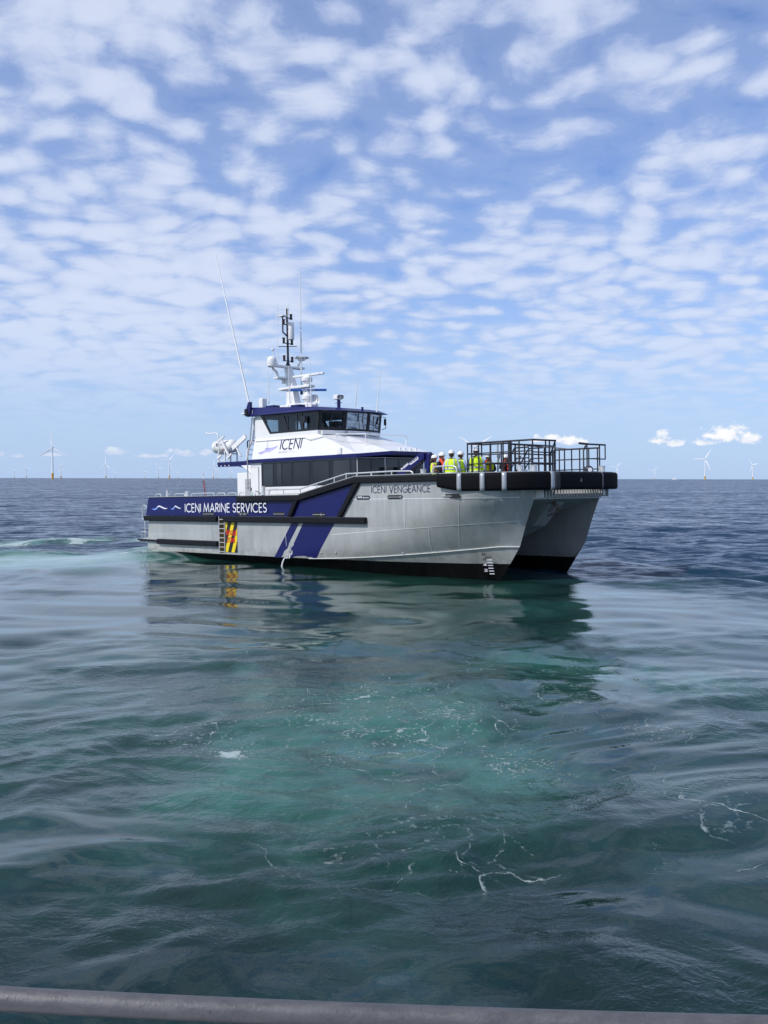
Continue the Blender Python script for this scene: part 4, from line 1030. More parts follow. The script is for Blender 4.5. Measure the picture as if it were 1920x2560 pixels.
for cz, az_, ln, m_, nm in ((8.58, .04, 2.1, WHITE, 'radar_scanner'), (7.86, .80, 1.75, BLUERAD, 'radar_scanner')):
    zb_ = 8.10 if cz > 8 else 7.22
    mb = MB(); mb.lathe([(.12, 0), (.12, .08), (.20, .14), (.27, .20), (.27, .34), (.18, .42), (.08, cz - zb_ - .02)], (8.15, 0, zb_), (0, 0, 1), 16); mb.obj('radar_pedestal', WHITE, mast, smooth=True)
    d = Vector((math.cos(az_), math.sin(az_), 0)); n = Vector((-d.y, d.x, 0)); c = Vector((8.25, 0, cz)); mb = MB()
    mb.hexa([tuple(c - d * ln / 2 + n * a + Vector((0, 0, b))) for a, b in ((-.05, -.05), (.07, -.06), (.07, .06), (-.05, .05))], [tuple(c + d * ln / 2 + n * a + Vector((0, 0, b))) for a, b in ((-.05, -.05), (.07, -.06), (.07, .06), (-.05, .05))])
    sc = mb.obj(nm, m_, mast, bevel=.02)
    if m_ is BLUERAD:
        fnr = lambda u, v, k: tuple(c + d * (u - .30) + n * (-.056 - k) + Vector((0, 0, v - .035)))
        lettering('FURUNO', fnr, .60, .07, .018).obj('lettering', PRINTW, mast)
mb = MB(); mb.lathe([(.06, 0), (.07, .12), (.12, .25), (.24, .32), (.25, .33), (.2, .30), (.05, .2)], (8.75, -.1, 7.30), (.75, -.6, .05), 18); mb.tube([(8.7, -.05, 7.1), (8.75, -.1, 7.30)], .03, 6); mb.obj('horn', WHITE, mast, smooth=True)
# disc aerial
mb = MB(); mb.tube([(6.85, .55, 9.15), (6.85, .8, 9.5)], .05, 8); mb.lathe([(.05, 0), (.18, .02), (.2, .09), (.36, .12), (.38, .17), (.3, .21), (.02, .22)], (6.85, .82, 9.48), (0, 0, 1), 20); mb.obj('disc_aerial', WHITE, mast, smooth=True)
def zat(px, py, y): return P(px, py, y=y)[2]
# lamp pole
bx_ = 6.78
mb = MB(); mb.tube([(bx_, 0, 9.1), (bx_, 0, 11.75)], .055, 10); mb.lathe([(.2, 0), (.06, .25)], (bx_, 0, 9.12), (0, 0, 1), 4)
mb.tube([(bx_, 0, 10.60), (bx_, -.30, 10.80), (bx_, -.30, 11.55)], .035, 8)
for z in (9.42, 10.28, 11.2): mb.box((bx_ - .05, -.30, z - .03), (bx_ + .05, .32, z))
mb.tube([(bx_ - .3, -.34, 10.12), (bx_ + .3, .34, 10.12)], .02, 6); mb.box((bx_ - .04, -.06, 11.5), (bx_ + .04, .3, 11.54))
pole = mb.obj('lamp_pole', BLACKP, mast, smooth=True)
def lamp(c, col, name='navigation_lamp'):
    mb = MB(); mb.lathe([(.085, -.05), (.045, -.02), (.062, 0), (.062, .16), (.075, .17), (.075, .21), (.03, .22)], c, (0, 0, 1), 12); return mb.obj(name, col, mast, smooth=True)
lamp((bx_, -.24, 9.45), REDLAMP); lamp((bx_, .27, 9.42), REDLAMP); lamp((bx_, -.25, 10.32), BLACKP); lamp((bx_, .27, 10.28), BLACKP); lamp((bx_, -.24, 11.22), REDLAMP); lamp((bx_, .27, 11.13), REDLAMP); lamp((bx_, 0, 11.76), BLACKP); lamp((bx_, .24, 11.52), BLACKP)
mb = MB(); mb.lathe([(.15, 0), (.16, .03), (.16, .80), (.15, .83), (.05, .84)], (bx_ + .12, .12, 10.46), (0, 0, 1), 16); mb.obj('radar_reflector', WHITE, mast, smooth=True)
mb = MB(); mb.box((bx_ - .18, -.45, 11.55), (bx_ + .18, -.15, 11.60))
for dx, dy, z0, z1 in ((-.15, -.48, 11.15, 12.15), (.02, -.10, 11.3, 12.05), (.15, -.08, 11.15, 12.15)): mb.tube([(bx_ + dx, dy, z0), (bx_ + dx, dy, z1)], .018, 6)
mb.obj('trident_aerial', WHITE, mast, smooth=True)
def whip(p0, p1, r=.028, name='whip_aerial', parent=ship, ferr=True):
    mb = MB(); mb.tube([p0, p1], r, 6, r2=r * .35); o = mb.obj(name, WHITE, parent, smooth=True)
    if ferr: d = np.array(p1) - np.array(p0); d = d / np.linalg.norm(d); mb = MB(); mb.tube([np.array(p0) - d * .02, np.array(p0) + d * .25], r * 1.5, 8); mb.obj('ferrule', BLACKP, o, smooth=True)
    return o
wtop = P(538, 632, y=-2.1); whip((6.42, -2.1, 6.95), tuple(wtop), .058)
q0 = P(751, 925, y=.75); q1 = P(750, 676, y=.75); whip(tuple(P(754, 985, y=.6)), tuple(q1), .045)
for (ax, ay), (bx2, by2), yy in (((941.7, 1030), (951, 925), .3), ((888, 1017), (895, 943), .0), ((672, 1009), (671, 928), -1.4), ((778, 1005), (775, 894), -.5), ((725, 1010), (721, 915), -1.2), ((694, 915), (693.5, 845), -.6)):
    a = P(ax, ay, y=yy); b = P(bx2, by2, y=yy); a[2] = min(a[2], 9.1); whip(tuple(a), tuple(b), .030, ferr=False)
# guy wires
for p0, p1 in (((8.2, .2, 7.2), (6.95, .75, 10.6)), ((6.4, -1.3, 6.95), (6.75, -.9, 9.0))): mb = MB(); mb.tube([p0, p1], .008, 4); mb.obj('guy_wire', PIPE, mast)
# bits on the roof
mb = MB(); q = P(657, 1010, y=-1.7); mb.box((q[0] - .15, -1.85, 6.98), (q[0] + .15, -1.55, 7.46)); mb.obj('aerial_box', WHITE, ship, bevel=.04)
q = P(847, 1012, y=-.6); mb = MB(); mb.tube([(q[0], -.6, 6.75), (q[0], -.6, 7.12)], .08, 10); mb.box((q[0] - .22, -.62, 6.98), (q[0] + .22, -.58, 7.0)); sp0 = mb.obj('searchlight_post', NAVY, ship, smooth=True)
mb = MB(); mb.box((q[0] - .22, -.75, 7.15), (q[0] + .10, -.45, 7.36)); mb.lathe([(.06, 0), (.1, .06)], (q[0], -.6, 7.10)); mb.obj('searchlight', WHITE, sp0, bevel=.03)
mb = MB(); mb.lathe([(.10, 0), (.10, .08), (.07, .05)], (q[0] + .10, -.68, 7.25), (1, -.5, 0), 12); mb.lathe([(.10, 0), (.10, .08), (.07, .05)], (q[0] + .10, -.52, 7.25), (1, -.5, 0), 12); mb.obj('lens', GREYIN, sp0)
q = P(906, 1025, y=-.4); mb = MB(); mb.lathe([(.05, -.1), (.05, .08), (.06, .08), (.06, .13)], (q[0], -.4, q[2]), (0, 0, 1), 10); mb.obj('roof_fitting', NAVY, ship, smooth=True)
mb = MB(); mb.box((7.3, -1.9, 6.9), (7.9, -1.5, 7.06)); mb.box((9.0, -1.8, 6.85), (9.6, -1.4, 6.97)); mb.obj('roof_hatch', NAVY, ship, bevel=.02)
mb = MB(); mb.tube([(6.2, -2.2, 6.75), (5.95, -2.25, 6.75)], .05, 8); mb.obj('deck_lamp', WHITE, ship, smooth=True)
mb = MB(); mb.lathe([(.11, 0), (.11, .06), (.09, .08), (.09, .22), (.11, .24), (.05, .30)], (6.42, -2.36, 6.66), (0, 0, 1), 12); mb.box((6.3, -2.35, 6.62), (6.54, -2.2, 6.66)); mb.obj('side_lamp', BLACKP, ship, smooth=True)
mb = MB(); mb.prism_y([(6.2, 6.6), (6.5, 6.6), (6.5, 7.3), (6.35, 7.3), (6.2, 7.0)], -2.19, -2.05); mb.obj('aerial_bracket', NAVY, ship, bevel=.01)
# cable and ladder at the aft corner of the wheelhouse
mb = MB(); mb.tube([P(632, 1025, y=-2.15), P(626, 1090, y=-2.1), P(621, 1128, y=-2.25), P(618.5, 1148, y=-2.38), P(619.5, 1190, y=-2.3), P(620, 1225, y=-2.3)], .03, 6); mb.obj('cable', mat('grey_cable', (.35, .34, .34), .6), ship, smooth=True)
mb = MB(); mb.tube([(6.5, -1.95, 6.55), (6.42, -1.95, 5.6), (5.95, -1.95, 5.0), (5.9, -1.95, 4.55)], .05, 8); mb.tube([(6.5, -1.2, 6.55), (6.42, -1.2, 5.6), (5.95, -1.2, 5.0), (5.9, -1.2, 4.55)], .05, 8)
for z, x in ((4.8, 5.93), (5.05, 5.98), (5.3, 6.18), (5.6, 6.42), (5.9, 6.44), (6.2, 6.47)): mb.tube([(x, -1.95, z), (x, -1.2, z)], .025, 6)
mb.obj('roof_ladder', WHITE, ship, smooth=True)
mb = MB(); mb.tube([(5.5, -1.6, 4.52), (5.5, -1.6, 5.45), (5.55, -1.6, 5.5), (6.0, -1.6, 5.5), (6.05, -1.6, 5.45), (6.05, -1.6, 4.52)], .03, 8); mb.obj('platform_rail', NAVY, ship, smooth=True)
# raft cradle, launching bars and aerial arm on the platform
b4 = lambda x, y: (500 + x * .15672, 1000 + y * .15672)
RAFT_Y = -1.35
RC = P(*b4(400, 745), y=RAFT_Y)
mb = MB()
for x in (RC[0] - .55, RC[0] + .45):
    x = max(x, XP + .06)
    for yy in (RAFT_Y - .36, RAFT_Y + .40): mb.tube([(x, yy, 4.52), (x, yy, RC[2] - .30), (x, yy + (.1 if yy < RAFT_Y else -.1), RC[2] - .20)], .04, 6)
    mb.tube([(x, RAFT_Y - .36, RC[2] - .37), (x, RAFT_Y + .40, RC[2] - .37)], .035, 6)
mb.tube([(max(RC[0] - .55, XP + .06), RAFT_Y - .36, 4.60), (RC[0] + .45, RAFT_Y - .36, 4.60)], .035, 6)
mb.obj('raft_cradle', WHITE, ship, smooth=True)
def bar4(pa, pb, w, y, name='launching_bar'):
    a, b = P(*b4(*pa), y=y), P(*b4(*pb), y=y); d = (b - a) / np.linalg.norm(b - a); n = np.array([-d[2], 0, d[0]]) * w / 2
    mb = MB(); mb.prism_y([tuple((a - n)[[0, 2]]), tuple((b - n)[[0, 2]]), tuple((b + n)[[0, 2]]), tuple((a + n)[[0, 2]])], y - .04, y + .04); mb.obj(name, WHITE, ship, bevel=.008)
bar4((345, 640), (455, 880), .10, -1.80); bar4((300, 655), (385, 578), .09, -1.80); bar4((520, 770), (730, 575), .24, -1.80); bar4((440, 935), (500, 860), .10, -1.80); bar4((280, 935), (340, 880), .10, -1.80); bar4((585, 760), (655, 900), .07, -1.80)
mb = MB(); mb.tube([P(*b4(300, 800), y=-1.7), P(*b4(285, 560), y=-1.7), P(*b4(262, 527), y=-1.7), P(*b4(115, 540), y=-1.7), P(*b4(100, 512), y=-1.7)], .03, 8); mb.obj('aerial_arm', WHITE, ship, smooth=True)
# ------------------------------------------------------------------ deck rails and fittings
RY = -3.86
def zr(px, py): q = P(px, py, y=RY); return (q[0], RY, q[2])
b2 = lambda x, y: (640 + x * .20494, 1180 + y * .20494)
b3 = lambda x, y: (880 + x * .18083, 1160 + y * .18083)
b1 = lambda x, y: (320 + x * .20494, 1220 + y * .20494)
top = [zr(*b2(155, 270)), zr(*b2(160, 235)), zr(*b2(185, 215)), zr(*b2(540, 207)), zr(*b2(1100, 22)), zr(*b2(1228, 15)), zr(*b3(548, 100)), zr(*b3(800, 97)), zr(*b3(832, 108)), zr(*b3(840, 138))]
mb = MB(); mb.tube(top, .028, 8)
for px, py in (b2(335, 210), b2(540, 207), b2(740, 145), b2(955, 72), b2(1100, 22), b2(1228, 15), b2(1410, 10), b3(265, 115), b3(548, 100)):
    q = zr(px, py); mb.tube([q, (q[0], q[1], sheer(q[0]) + .02)], .024, 6)
mb.tube([zr(*b2(335, 258)), zr(*b2(540, 262))], .018, 6)
mb.obj('handrail', PIPE, ship, smooth=True)
mb = MB(); mb.tube([zr(*b3(1110, 125)), zr(*b3(1115, 70)), zr(*b3(1150, 36)), zr(*b3(1400, 26)), zr(*b3(1440, 45)), zr(*b3(1450, 110))], .028, 8); mb.obj('handrail', PIPE, ship, smooth=True)
mb = MB(); mb.tube([(x, -y + PD, z) for x, y, z in top], .028, 8)
for x in (10.5, 12, 13.2, 14.8, 16.3, 17.5): mb.tube([(x, -RY + PD, sheer(x)), (x, -RY + PD, float(np.interp(x, [p[0] for p in top[2:8]], [p[2] for p in top[2:8]])))], .024, 6)
mb.obj('handrail', PIPE, ship, smooth=True)
for xa, xb, ht in ((340, 405, 76), (570, 692, 70), (775, 1052, 64), (1090, 1186, 62), (1222, 1322, 60), (1360, 1552, 55)):
    a = zr(*b1(xa, 98)); b = zr(*b1(xb, 98)); h = zr(*b1((xa + xb) / 2, ht))[2]
    for s in (1, -1):
        yy = RY * s + (PD if s < 0 else 0); mb = MB(); mb.tube([(a[0], yy, 2.80), (a[0], yy, h - .05), (a[0] + .07, yy, h), (b[0] - .07, yy, h), (b[0], yy, h - .05), (b[0], yy, 2.80)], .022, 8); mb.obj('rail_hoop', PIPE, ship, smooth=True)
def bollard(x, y, z, r, h, m=PIPE, cross=True, name='bollard'):
    mb = MB(); mb.lathe([(r, 0), (r, h - .03), (r * 1.12, h - .03), (r * 1.12, h)], (x, y, z), (0, 0, 1), 14)
    if cross: mb.tube([(x - r * 2.4, y, z + h * .62), (x + r * 2.4, y, z + h * .62)], r * .25, 6)
    return mb.obj(name, m, ship, smooth=True)
q = P(415, 1232, y=RY); bollard(q[0], RY + .1, 2.55, .075, .62)
q = P(658.5, 1232, y=-3.7); bollard(q[0], -3.7, 2.45, .085, .78)
q = P(467, 1234, y=RY); mb = MB(); mb.prism_y([(q[0] - .14, 2.80), (q[0] + .14, 2.80), (q[0] + .10, 3.02), (q[0], 3.09), (q[0] - .10, 3.02)], RY - .05, RY + .05); mb.obj('fairlead', PIPE, ship, bevel=.015)
q = P(1301, 1180, y=-2.2); bollard(q[0], -2.2, 2.60, .11, 1.16, cross=False); q2 = P(1335, 1180, y=-1.7); bollard(q2[0], -1.7, 2.60, .11, 1.16, cross=False)
mb = MB(); mb.tube([(q[0], -2.2, 3.52), (q2[0], -1.7, 3.52)], .07, 8); mb.obj('bollard_bar', PIPE, ship, smooth=True)
q = P(1505, 1182, y=2.2); bollard(q[0], 2.2, 2.60, .12, 1.16, cross=False)
q = P(1058, 1175, y=-3.2); bollard(q[0], -3.2, 2.60, .11, 1.12)
mb = MB(); 
for k in range(7): mb.tube([(q[0] + (.30 - .03 * k) * math.cos(t) + .02 * k, -3.2 + .30 * math.sin(t), 3.30 + .035 * k + .02 * math.sin(3 * t)) for t in np.linspace(0, 6.28, 15)], .03, 6)
mb.lathe([(.30, 0), (.30, .70)], (q[0], -3.2, 2.6), (0, 0, 1), 14)
mb.obj('rope_coil', ROPE, ship, smooth=True)
q = P(1480, 1182, y=1.6); mb = MB(); mb.lathe([(.16, 0), (.16, .25), (.10, .32)], (q[0] - .2, 1.6, 3.60), (.75, -.65, 0), 14); mb.tube([(q[0] - .1, 1.55, 2.6), (q[0] - .1, 1.55, 3.62)], .06, 8); mb.obj('winch_head', BLACKP, ship, smooth=True)
mb = MB(); mb.lathe([(.085, 0), (.085, .01)], (q[0] + .05, 1.38, 3.60), (.75, -.65, 0), 14); mb.obj('winch_cap', PRINTW, ship)
# stern ladder and swim platform
mb = MB(); mb.box((-.72, -3.9, .52), (.02, 3.9 + PD, .60)); mb.obj('swim_platform', ALU, ship, bevel=.02)
for y in (-3.85, -3.3):
    mb = MB(); mb.tube([(.0, y, 2.30), (-.30, y, 2.42), (-.46, y, 2.25), (-.46, y, 1.75), (-.22, y, 1.60), (-.22, y, .60)], .028, 8); mb.tube([(-.05, y, 1.05), (-.55, y, 1.05), (-.55, y, .60)], .024, 8); mb.obj('stern_rail', PIPE, ship, smooth=True)
for z in (.8, 1.05, 1.3, 1.55): mb = MB(); mb.tube([(-.22, -3.85, z), (-.22, -3.3, z)], .022, 6); mb.obj('rung', PIPE, ship, smooth=True)
# ensign
fq = P(514, 1237, y=0); ft = P(507, 1186, y=0)
mb = MB(); mb.tube([(fq[0], 0, 1.9), tuple(fq), tuple(ft)], .03, 8); mb.lathe([(.05, 0), (.05, .05)], tuple(ft)); staff = mb.obj('flag_staff', WHITE, ship, smooth=True)
mb = MB(); rows = []
for i in range(9):
    v = i / 8; p = np.array(ft) * (1 - v) + np.array(fq) * v; w_ = .10 + .16 * math.sin(math.pi * min(1, .12 + v * .88)) 
    rows.append([(p[0] + .04 - u * w_ * .5, p[1] + u * w_ * .6 + .04 * math.sin(u * 9 + v * 3), p[2] - .20 - .16 * abs(u)) for u in np.linspace(-.5, 1, 9)])
mb.grid(rows).obj('ensign', RED, staff, smooth=True)
# folded deck crane
cy = -1.9
def cz(x, y): q = P(960 + x * .36166, 1040 + y * .36166, y=cy); return (q[0], q[2])
mb = MB(); mb.prism_y([cz(286, 262), cz(322, 258), cz(326, 300), cz(324, 400), cz(292, 400), cz(290, 330)], cy - .12, cy + .24); a = cz(310, 400); mb.box((a[0] - .35, cy - .35, 2.60), (a[0] + .25, cy + .4, 3.3)); crane = mb.obj('deck_crane', NAVY, ship, bevel=.03)
crane['label'] = 'folded navy deck crane'
mb = MB(); mb.prism_y([cz(100, 405), cz(262, 262), cz(300, 250), cz(300, 295), cz(155, 412)], cy - .22, cy + .05); arm = mb.obj('crane_arm', NAVY, crane, bevel=.02)
mb = MB(); mb.tube([(cz(150, 400)[0], cy - .16, cz(150, 400)[1] - .05), (cz(285, 300)[0], cy - .16, cz(285, 300)[1] - .12)], .06, 8); mb.obj('hydraulic_ram', BLACKP, crane, smooth=True)
def crane_fn(p0, p1):
    a = np.array(cz(*p0)); b = np.array(cz(*p1)); d = b - a; L = np.linalg.norm(d); d /= L; n = np.array([-d[1], d[0]])
    return (lambda u, v, k: (a[0] + d[0] * u + n[0] * v, cy - .226 - k, a[1] + d[1] * u + n[1] * v)), L
pl = [cz(200, 325), cz(255, 281), cz(263, 290), cz(262, 299), cz(212, 337), cz(203, 336)]
mb = MB(); mb.prism_y(pl, cy - .225, cy - .221); mb.obj('maker_plate', PRINTW, crane)
fn, L_ = crane_fn((208, 333), (258, 294)); lettering('PALFINGER', fn, L_, .085, .020).obj('lettering', PRINTB, crane)
fn, L_ = crane_fn((148, 376), (196, 336)); lettering('PK 8500M', fn, L_, .085, .020).obj('lettering', PRINTW, crane)

# ------------------------------------------------------------------ black boarding rails on the foredeck
def rail_panel(p0, p1, z0, zt_, mids, posts, r=.028, name='boarding_rail', rp=None):
    """rail between two plan points; top rail at zt_, mid rails, posts at fractions"""
    mb = MB(); p0, p1 = np.array(p0, float), np.array(p1, float); f = lambda t, z: (p0[0] + (p1[0] - p0[0]) * t, p0[1] + (p1[1] - p0[1]) * t, z)
    mb.tube([f(0, zt_), f(1, zt_)], r * 1.25, 8)
    for z in mids: mb.tube([f(0, z), f(1, z)], r * .85, 8)
    for t in posts: mb.tube([f(t, z0), f(t, zt_)], r, 8)
    return mb.obj(name, BLACKP, ship, smooth=True)
ys_ = -1.75
Xa, Xb = P(1168, 1108, y=ys_)[0], P(1332, 1100, y=ys_)[0]
zt1 = (P(1168, 1108, y=ys_)[2] + P(1332, 1100, y=ys_)[2]) / 2
rail_panel((Xa, ys_), (Xb, ys_), 2.6, zt1, (zt1 - .40, zt1 - .80), (.003, .07, .18, .37, .56, .80, .995))
yi = ys_ + .85
Xc, Xd = Xa + .05, P(1274.5, 1106, y=yi)[0]
rail_panel((Xa, ys_), (Xc, yi), 2.6, zt1 - .01, (zt1 - .41,), (.98,))
rail_panel((Xc, yi), (Xd, yi), 2.6, zt1 - .02, (zt1 - .42, zt1 - .80), (.3, .7))
mb = MB(); mb.box((Xd - .06, yi - .06, 2.6), (Xd + .06, yi + .06, zt1 + .02)); mb.obj('gate_post', BLACKP, ship, bevel=.01)
E1 = P(1425, 1118.5, z=zt1 - .05); 
rail_panel((Xd, yi), (Xd - .15, 2.2), 2.6, zt1 - .06, (zt1 - .42, zt1 - .80), (.12, .33, .5, .66, .8, .92, 1.0), r=.032)
rail_panel((Xb, ys_), (Xb + .05, -.35), 2.6, zt1, (zt1 - .45, zt1 - .85), (.55, .72, .97))
mb = MB(); mb.tube([(Xb + .05, -.72, 2.6), (Xb + .05, -.72, zt1 - .55), (Xb + .05, -.50, zt1 - .20), (Xb + .05, -.40, zt1 - .05)], .03, 8); mb.obj('curved_post', BLACKP, ship, smooth=True)
# platform and steps between the rails
mb = MB(); mb.box((Xa + 1.5, ys_ + .05, 3.32), (Xb - .1, yi + 1.9, 3.38)); pf = mb.obj('boarding_platform', DECK, ship)
for x in (Xa + 1.6, Xb - .2):
    for y in (ys_ + .1, yi + 1.8): mb = MB(); mb.tube([(x, y, 2.6), (x, y, 3.33)], .04, 8); mb.obj('leg', BLACKP, pf)
for k in range(3): mb = MB(); mb.box((Xa + .55 + .32 * k, ys_ + .08, 2.78 + .2 * k), (Xa + .85 + .32 * k, yi - .05, 2.82 + .2 * k)); mb.obj('step', DECK, pf)
for y in (yi - .02, yi + .9):
    mb = MB(); mb.tube([(Xa + .8, y, 2.6), (Xa + .85, y, 3.30), (Xa + 1.65, y, zt1 - .22), (Xa + 2.3, y, zt1 - .22)], .028, 8); mb.tube([(Xa + .95, y, 3.0), (Xa + 1.75, y, zt1 - .62), (Xa + 2.3, y, zt1 - .62)], .024, 8); mb.tube([(Xa + 1.65, y, 2.9), (Xa + 1.65, y, zt1 - .22)], .026, 8); mb.obj('stair_rail', BLACKP, ship, smooth=True)
# silver davit posts
for px, y in ((1244, -.4), (1296, .2)):
    q = P(px, 1108, y=y); mb = MB(); mb.tube([(q[0], y, 2.6), (q[0], y, q[2])], .035, 8); mb.tube([(q[0], y, q[2] - .35), (q[0] + .14, y - .05, q[2] - .5), (q[0] - .02, y, q[2] - .8)], .03, 6); mb.obj('silver_post', STEEL, ship, smooth=True)
q0, q1 = P(1318, 1114, y=.8), P(1416, 1122, y=2.4); mb = MB(); mb.tube([tuple(q0), tuple(q1)], .03, 8); mb.obj('silver_bar', STEEL, ship, smooth=True)
# port side rail and bow gate
yp = 2.75
zp = (P(1392, 1126, y=yp)[2] + P(1497, 1118.5, y=yp)[2]) / 2
rail_panel((P(1385, 1126, y=yp)[0], yp), (P(1497, 1118, y=yp)[0], yp), 2.6, zp, (zp - .42, zp - .84), (.0, .12, .24, .40, .58, .78, .97))
xg = 22.55
ga, gb = P(1448, 1112, x=xg)[1], P(1513, 1117, x=xg)[1]
rail_panel((xg, ga + .55), (xg, gb), 2.6, 4.62, (4.05,), (.0, .68), name='bow_gate')
mb = MB(); mb.tube([(xg, ga, 4.64), (xg, ga + .6, 4.62)], .045, 8); mb.tube([(xg, ga + .45, 4.55), (xg, ga + .30, 4.35), (xg, ga + .30, 2.6)], .03, 8); mb.tube([(xg, gb - .01, 4.62), (xg, gb - .01, 4.05)], .026, 8); mb.tube([(xg, ga + .55, 3.55), (xg, gb - .45, 3.52)], .026, 8); mb.obj('bow_gate', BLACKP, ship, smooth=True)
# ------------------------------------------------------------------ liferaft in its cradle
def to_world(p): return Vector((BR @ np.array(p, float) + BO).tolist())
raft = empty('liferaft', to_world((RC[0], RAFT_Y, RC[2] - .335))); raft.rotation_euler = ship.rotation_euler
tag(raft, 'white liferaft canister lying in its cradle behind the wheelhouse', 'liferaft')
mb = MB(); mb.lathe([(.06, -.98), (.20, -.88), (.30, -.74), (.335, -.6), (.335, -.02), (.35, -.02), (.35, .02), (.335, .02), (.335, .6), (.30, .72), (.18, .82), (.04, .86)], (0, 0, .34), (1, 0, 0), 24); mb.obj('canister', WHITE, raft, smooth=True)
for x in (-.45, .40): mb = MB(); mb.lathe([(.338, -.02), (.343, -.02), (.343, .02), (.338, .02)], (x, 0, .34), (1, 0, 0), 24); mb.obj('strap', LOUVRE, raft, smooth=True)
fnr = lambda u, v, k: (-.30 + u, -.345 - k + abs(v) * .05, .34 + v)
lettering('R', fnr, .14, .16, .035).obj('lettering', PRINTB, raft); 
fnr2 = lambda u, v, k: (-.05 + u, -.345 - k + abs(v) * .05, .36 + v); lettering('LIFE', fnr2, .26, .10, .018).obj('lettering', PRINTG, raft)
mb = MB(); mb.box((.12, -.31, .16), (.5, -.20, .20)); mb.obj('red_label', mat('faded_red', (.25, .06, .05), .7), raft)

# ------------------------------------------------------------------ people on the foredeck
def person(px, py, h, face, label, top, vest=True, jacket=False, lean=0.0, arms='down', hair=False, stride=0.0, face_tilt=0.0):
    """px,py: helmet top in the photo; face: heading in degrees in the vessel's plan (0 = towards the bow)"""
    q = P(px, py, z=2.60 + h + .055)
    root = empty('person', to_world((q[0], q[1], 2.60))); root.rotation_euler = (Matrix(BR.tolist()) @ Matrix.Rotation(R_(face), 3, 'Z')).to_euler()
    tag(root, label, 'person', 'people in helmets on the foredeck')
    s = h / 1.78
    J = {}; E_ = []; Rr = {}
    def j(n, p, r, par=None, mt=None):
        x, y, z = p; x += lean * max(0, z - .95) ; J[n] = (x * s, y * s, z * s); Rr[n] = (r * s, r * s) if not isinstance(r, tuple) else (r[0] * s, r[1] * s)
        if par: E_.append((par, n, mt))
    j('pelvis', (0, 0, .98), (.165, .135)); j('waist', (0, 0, 1.12), (.165, .13), 'pelvis', 1); j('chest', (.01, 0, 1.32), (.19, .14), 'waist', 1); j('neckb', (0, 0, 1.47), .07, 'chest', 1)
    j('neck', (.01, 0, 1.53), .055, 'neckb', 0); j('jaw', (.035, 0, 1.59), .075, 'neck', 0); j('head', (.02, 0, 1.68), .095, 'jaw', 0); j('crown', (.0, 0, 1.74), .085, 'head', 0)
    j('nose', (.125, 0, 1.645), .014, 'head', 0)
    for k, sd in ((1, 'l'), (-1, 'r')):
        st = stride * k
        j('hip' + sd, (0, .09 * k, .93), .098, 'pelvis', 2); j('knee' + sd, (.02 + st, .10 * k, .50), .065, 'hip' + sd, 2); j('ankle' + sd, (-.02 + st, .10 * k, .09), .045, 'knee' + sd, 2); j('toe' + sd, (.15 + st, .12 * k, .045), .042, 'ankle' + sd, 3)
        j('sh' + sd, (0, .205 * k, 1.41), .078, 'neckb', 1)
        if arms == 'down' or (arms == 'mixed' and k == 1): el, wr, d = (-.03, .31 * k, 1.14), (.07, .32 * k, .90), (.05, 0, -.08)
        elif arms == 'front' or arms == 'mixed': el, wr, d = (.02, .31 * k, 1.14), (.24, .17 * k, 1.10), (.07, -.02 * k, .01)
        else: el, wr, d = (.10, .25 * k, 1.20), (.22, .10 * k, 1.42), (.03, -.02 * k, .06)
        j('el' + sd, el, .055, 'sh' + sd, 1); j('wr' + sd, wr, .030, 'el' + sd, 1)
        pm = (wr[0] + d[0], wr[1] + d[1], wr[2] + d[2]); j('palm' + sd, pm, (.036, .022), 'wr' + sd, 0)
        dv = Vector(d).normalized(); sx_ = Vector((1, 0, 0)) if abs(dv.x) < .7 else Vector((0, 0, 1)); sx_ = (sx_ - dv * sx_.dot(dv)).normalized(); cu = dv.cross(sx_) * k
        for fi, (o, ln) in enumerate(((-.027, .058), (-.009, .070), (.009, .066), (.027, .052))):
            b0 = Vector(pm) + dv * .03 + sx_ * o; b1_ = b0 + dv * ln * .55 + cu * .006; b2_ = b1_ + dv * ln * .4 + cu * .022
            j(f'f{fi}a{sd}', tuple(b0), .0095, 'palm' + sd, 0); j(f'f{fi}b{sd}', tuple(b1_), .0088, f'f{fi}a{sd}', 0); j(f'f{fi}c{sd}', tuple(b2_), .0078, f'f{fi}b{sd}', 0)
        t0 = Vector(pm) - dv * .012 + sx_ * .036; t1 = t0 + dv * .03 + sx_ * .02 + cu * .012
        j('t0' + sd, tuple(t0), .011, 'palm' + sd, 0); j('t1' + sd, tuple(t1), .0095, 't0' + sd, 0)
    names = list(J); idx = {n: i for i, n in enumerate(names)}
    me = bpy.data.meshes.new('tmp'); me.from_pydata([J[n] for n in names], [(idx[a], idx[b]) for a, b, _ in E_], [])
    tmp = bpy.data.objects.new('tmp', me); COL.objects.link(tmp)
    md = tmp.modifiers.new('skin', 'SKIN'); md.branch_smoothing = .6; md.use_smooth_shade = True
    sv = me.skin_vertices[0].data
    for n in names: sv[idx[n]].radius = Rr[n]; sv[idx[n]].use_root = (n == 'pelvis')
    ss = tmp.modifiers.new('sub', 'SUBSURF'); ss.levels = ss.render_levels = 1
    dg = bpy.context.evaluated_depsgraph_get(); dg.update()
    bme = bpy.data.meshes.new_from_object(tmp.evaluated_get(dg)); bme.name = 'body'
    bpy.data.objects.remove(tmp); 
    bme.materials.clear()
    for m in (SKIN, top, NAVYCL, BLACKP): bme.materials.append(m)
    seg = [(np.array(J[a]), np.array(J[b]), mt) for a, b, mt in E_]
    nP = len(bme.polygons); cen = np.zeros(nP * 3); bme.polygons.foreach_get('center', cen); cen = cen.reshape(-1, 3)
    best = np.full(nP, 1e9); mi = np.zeros(nP, int)
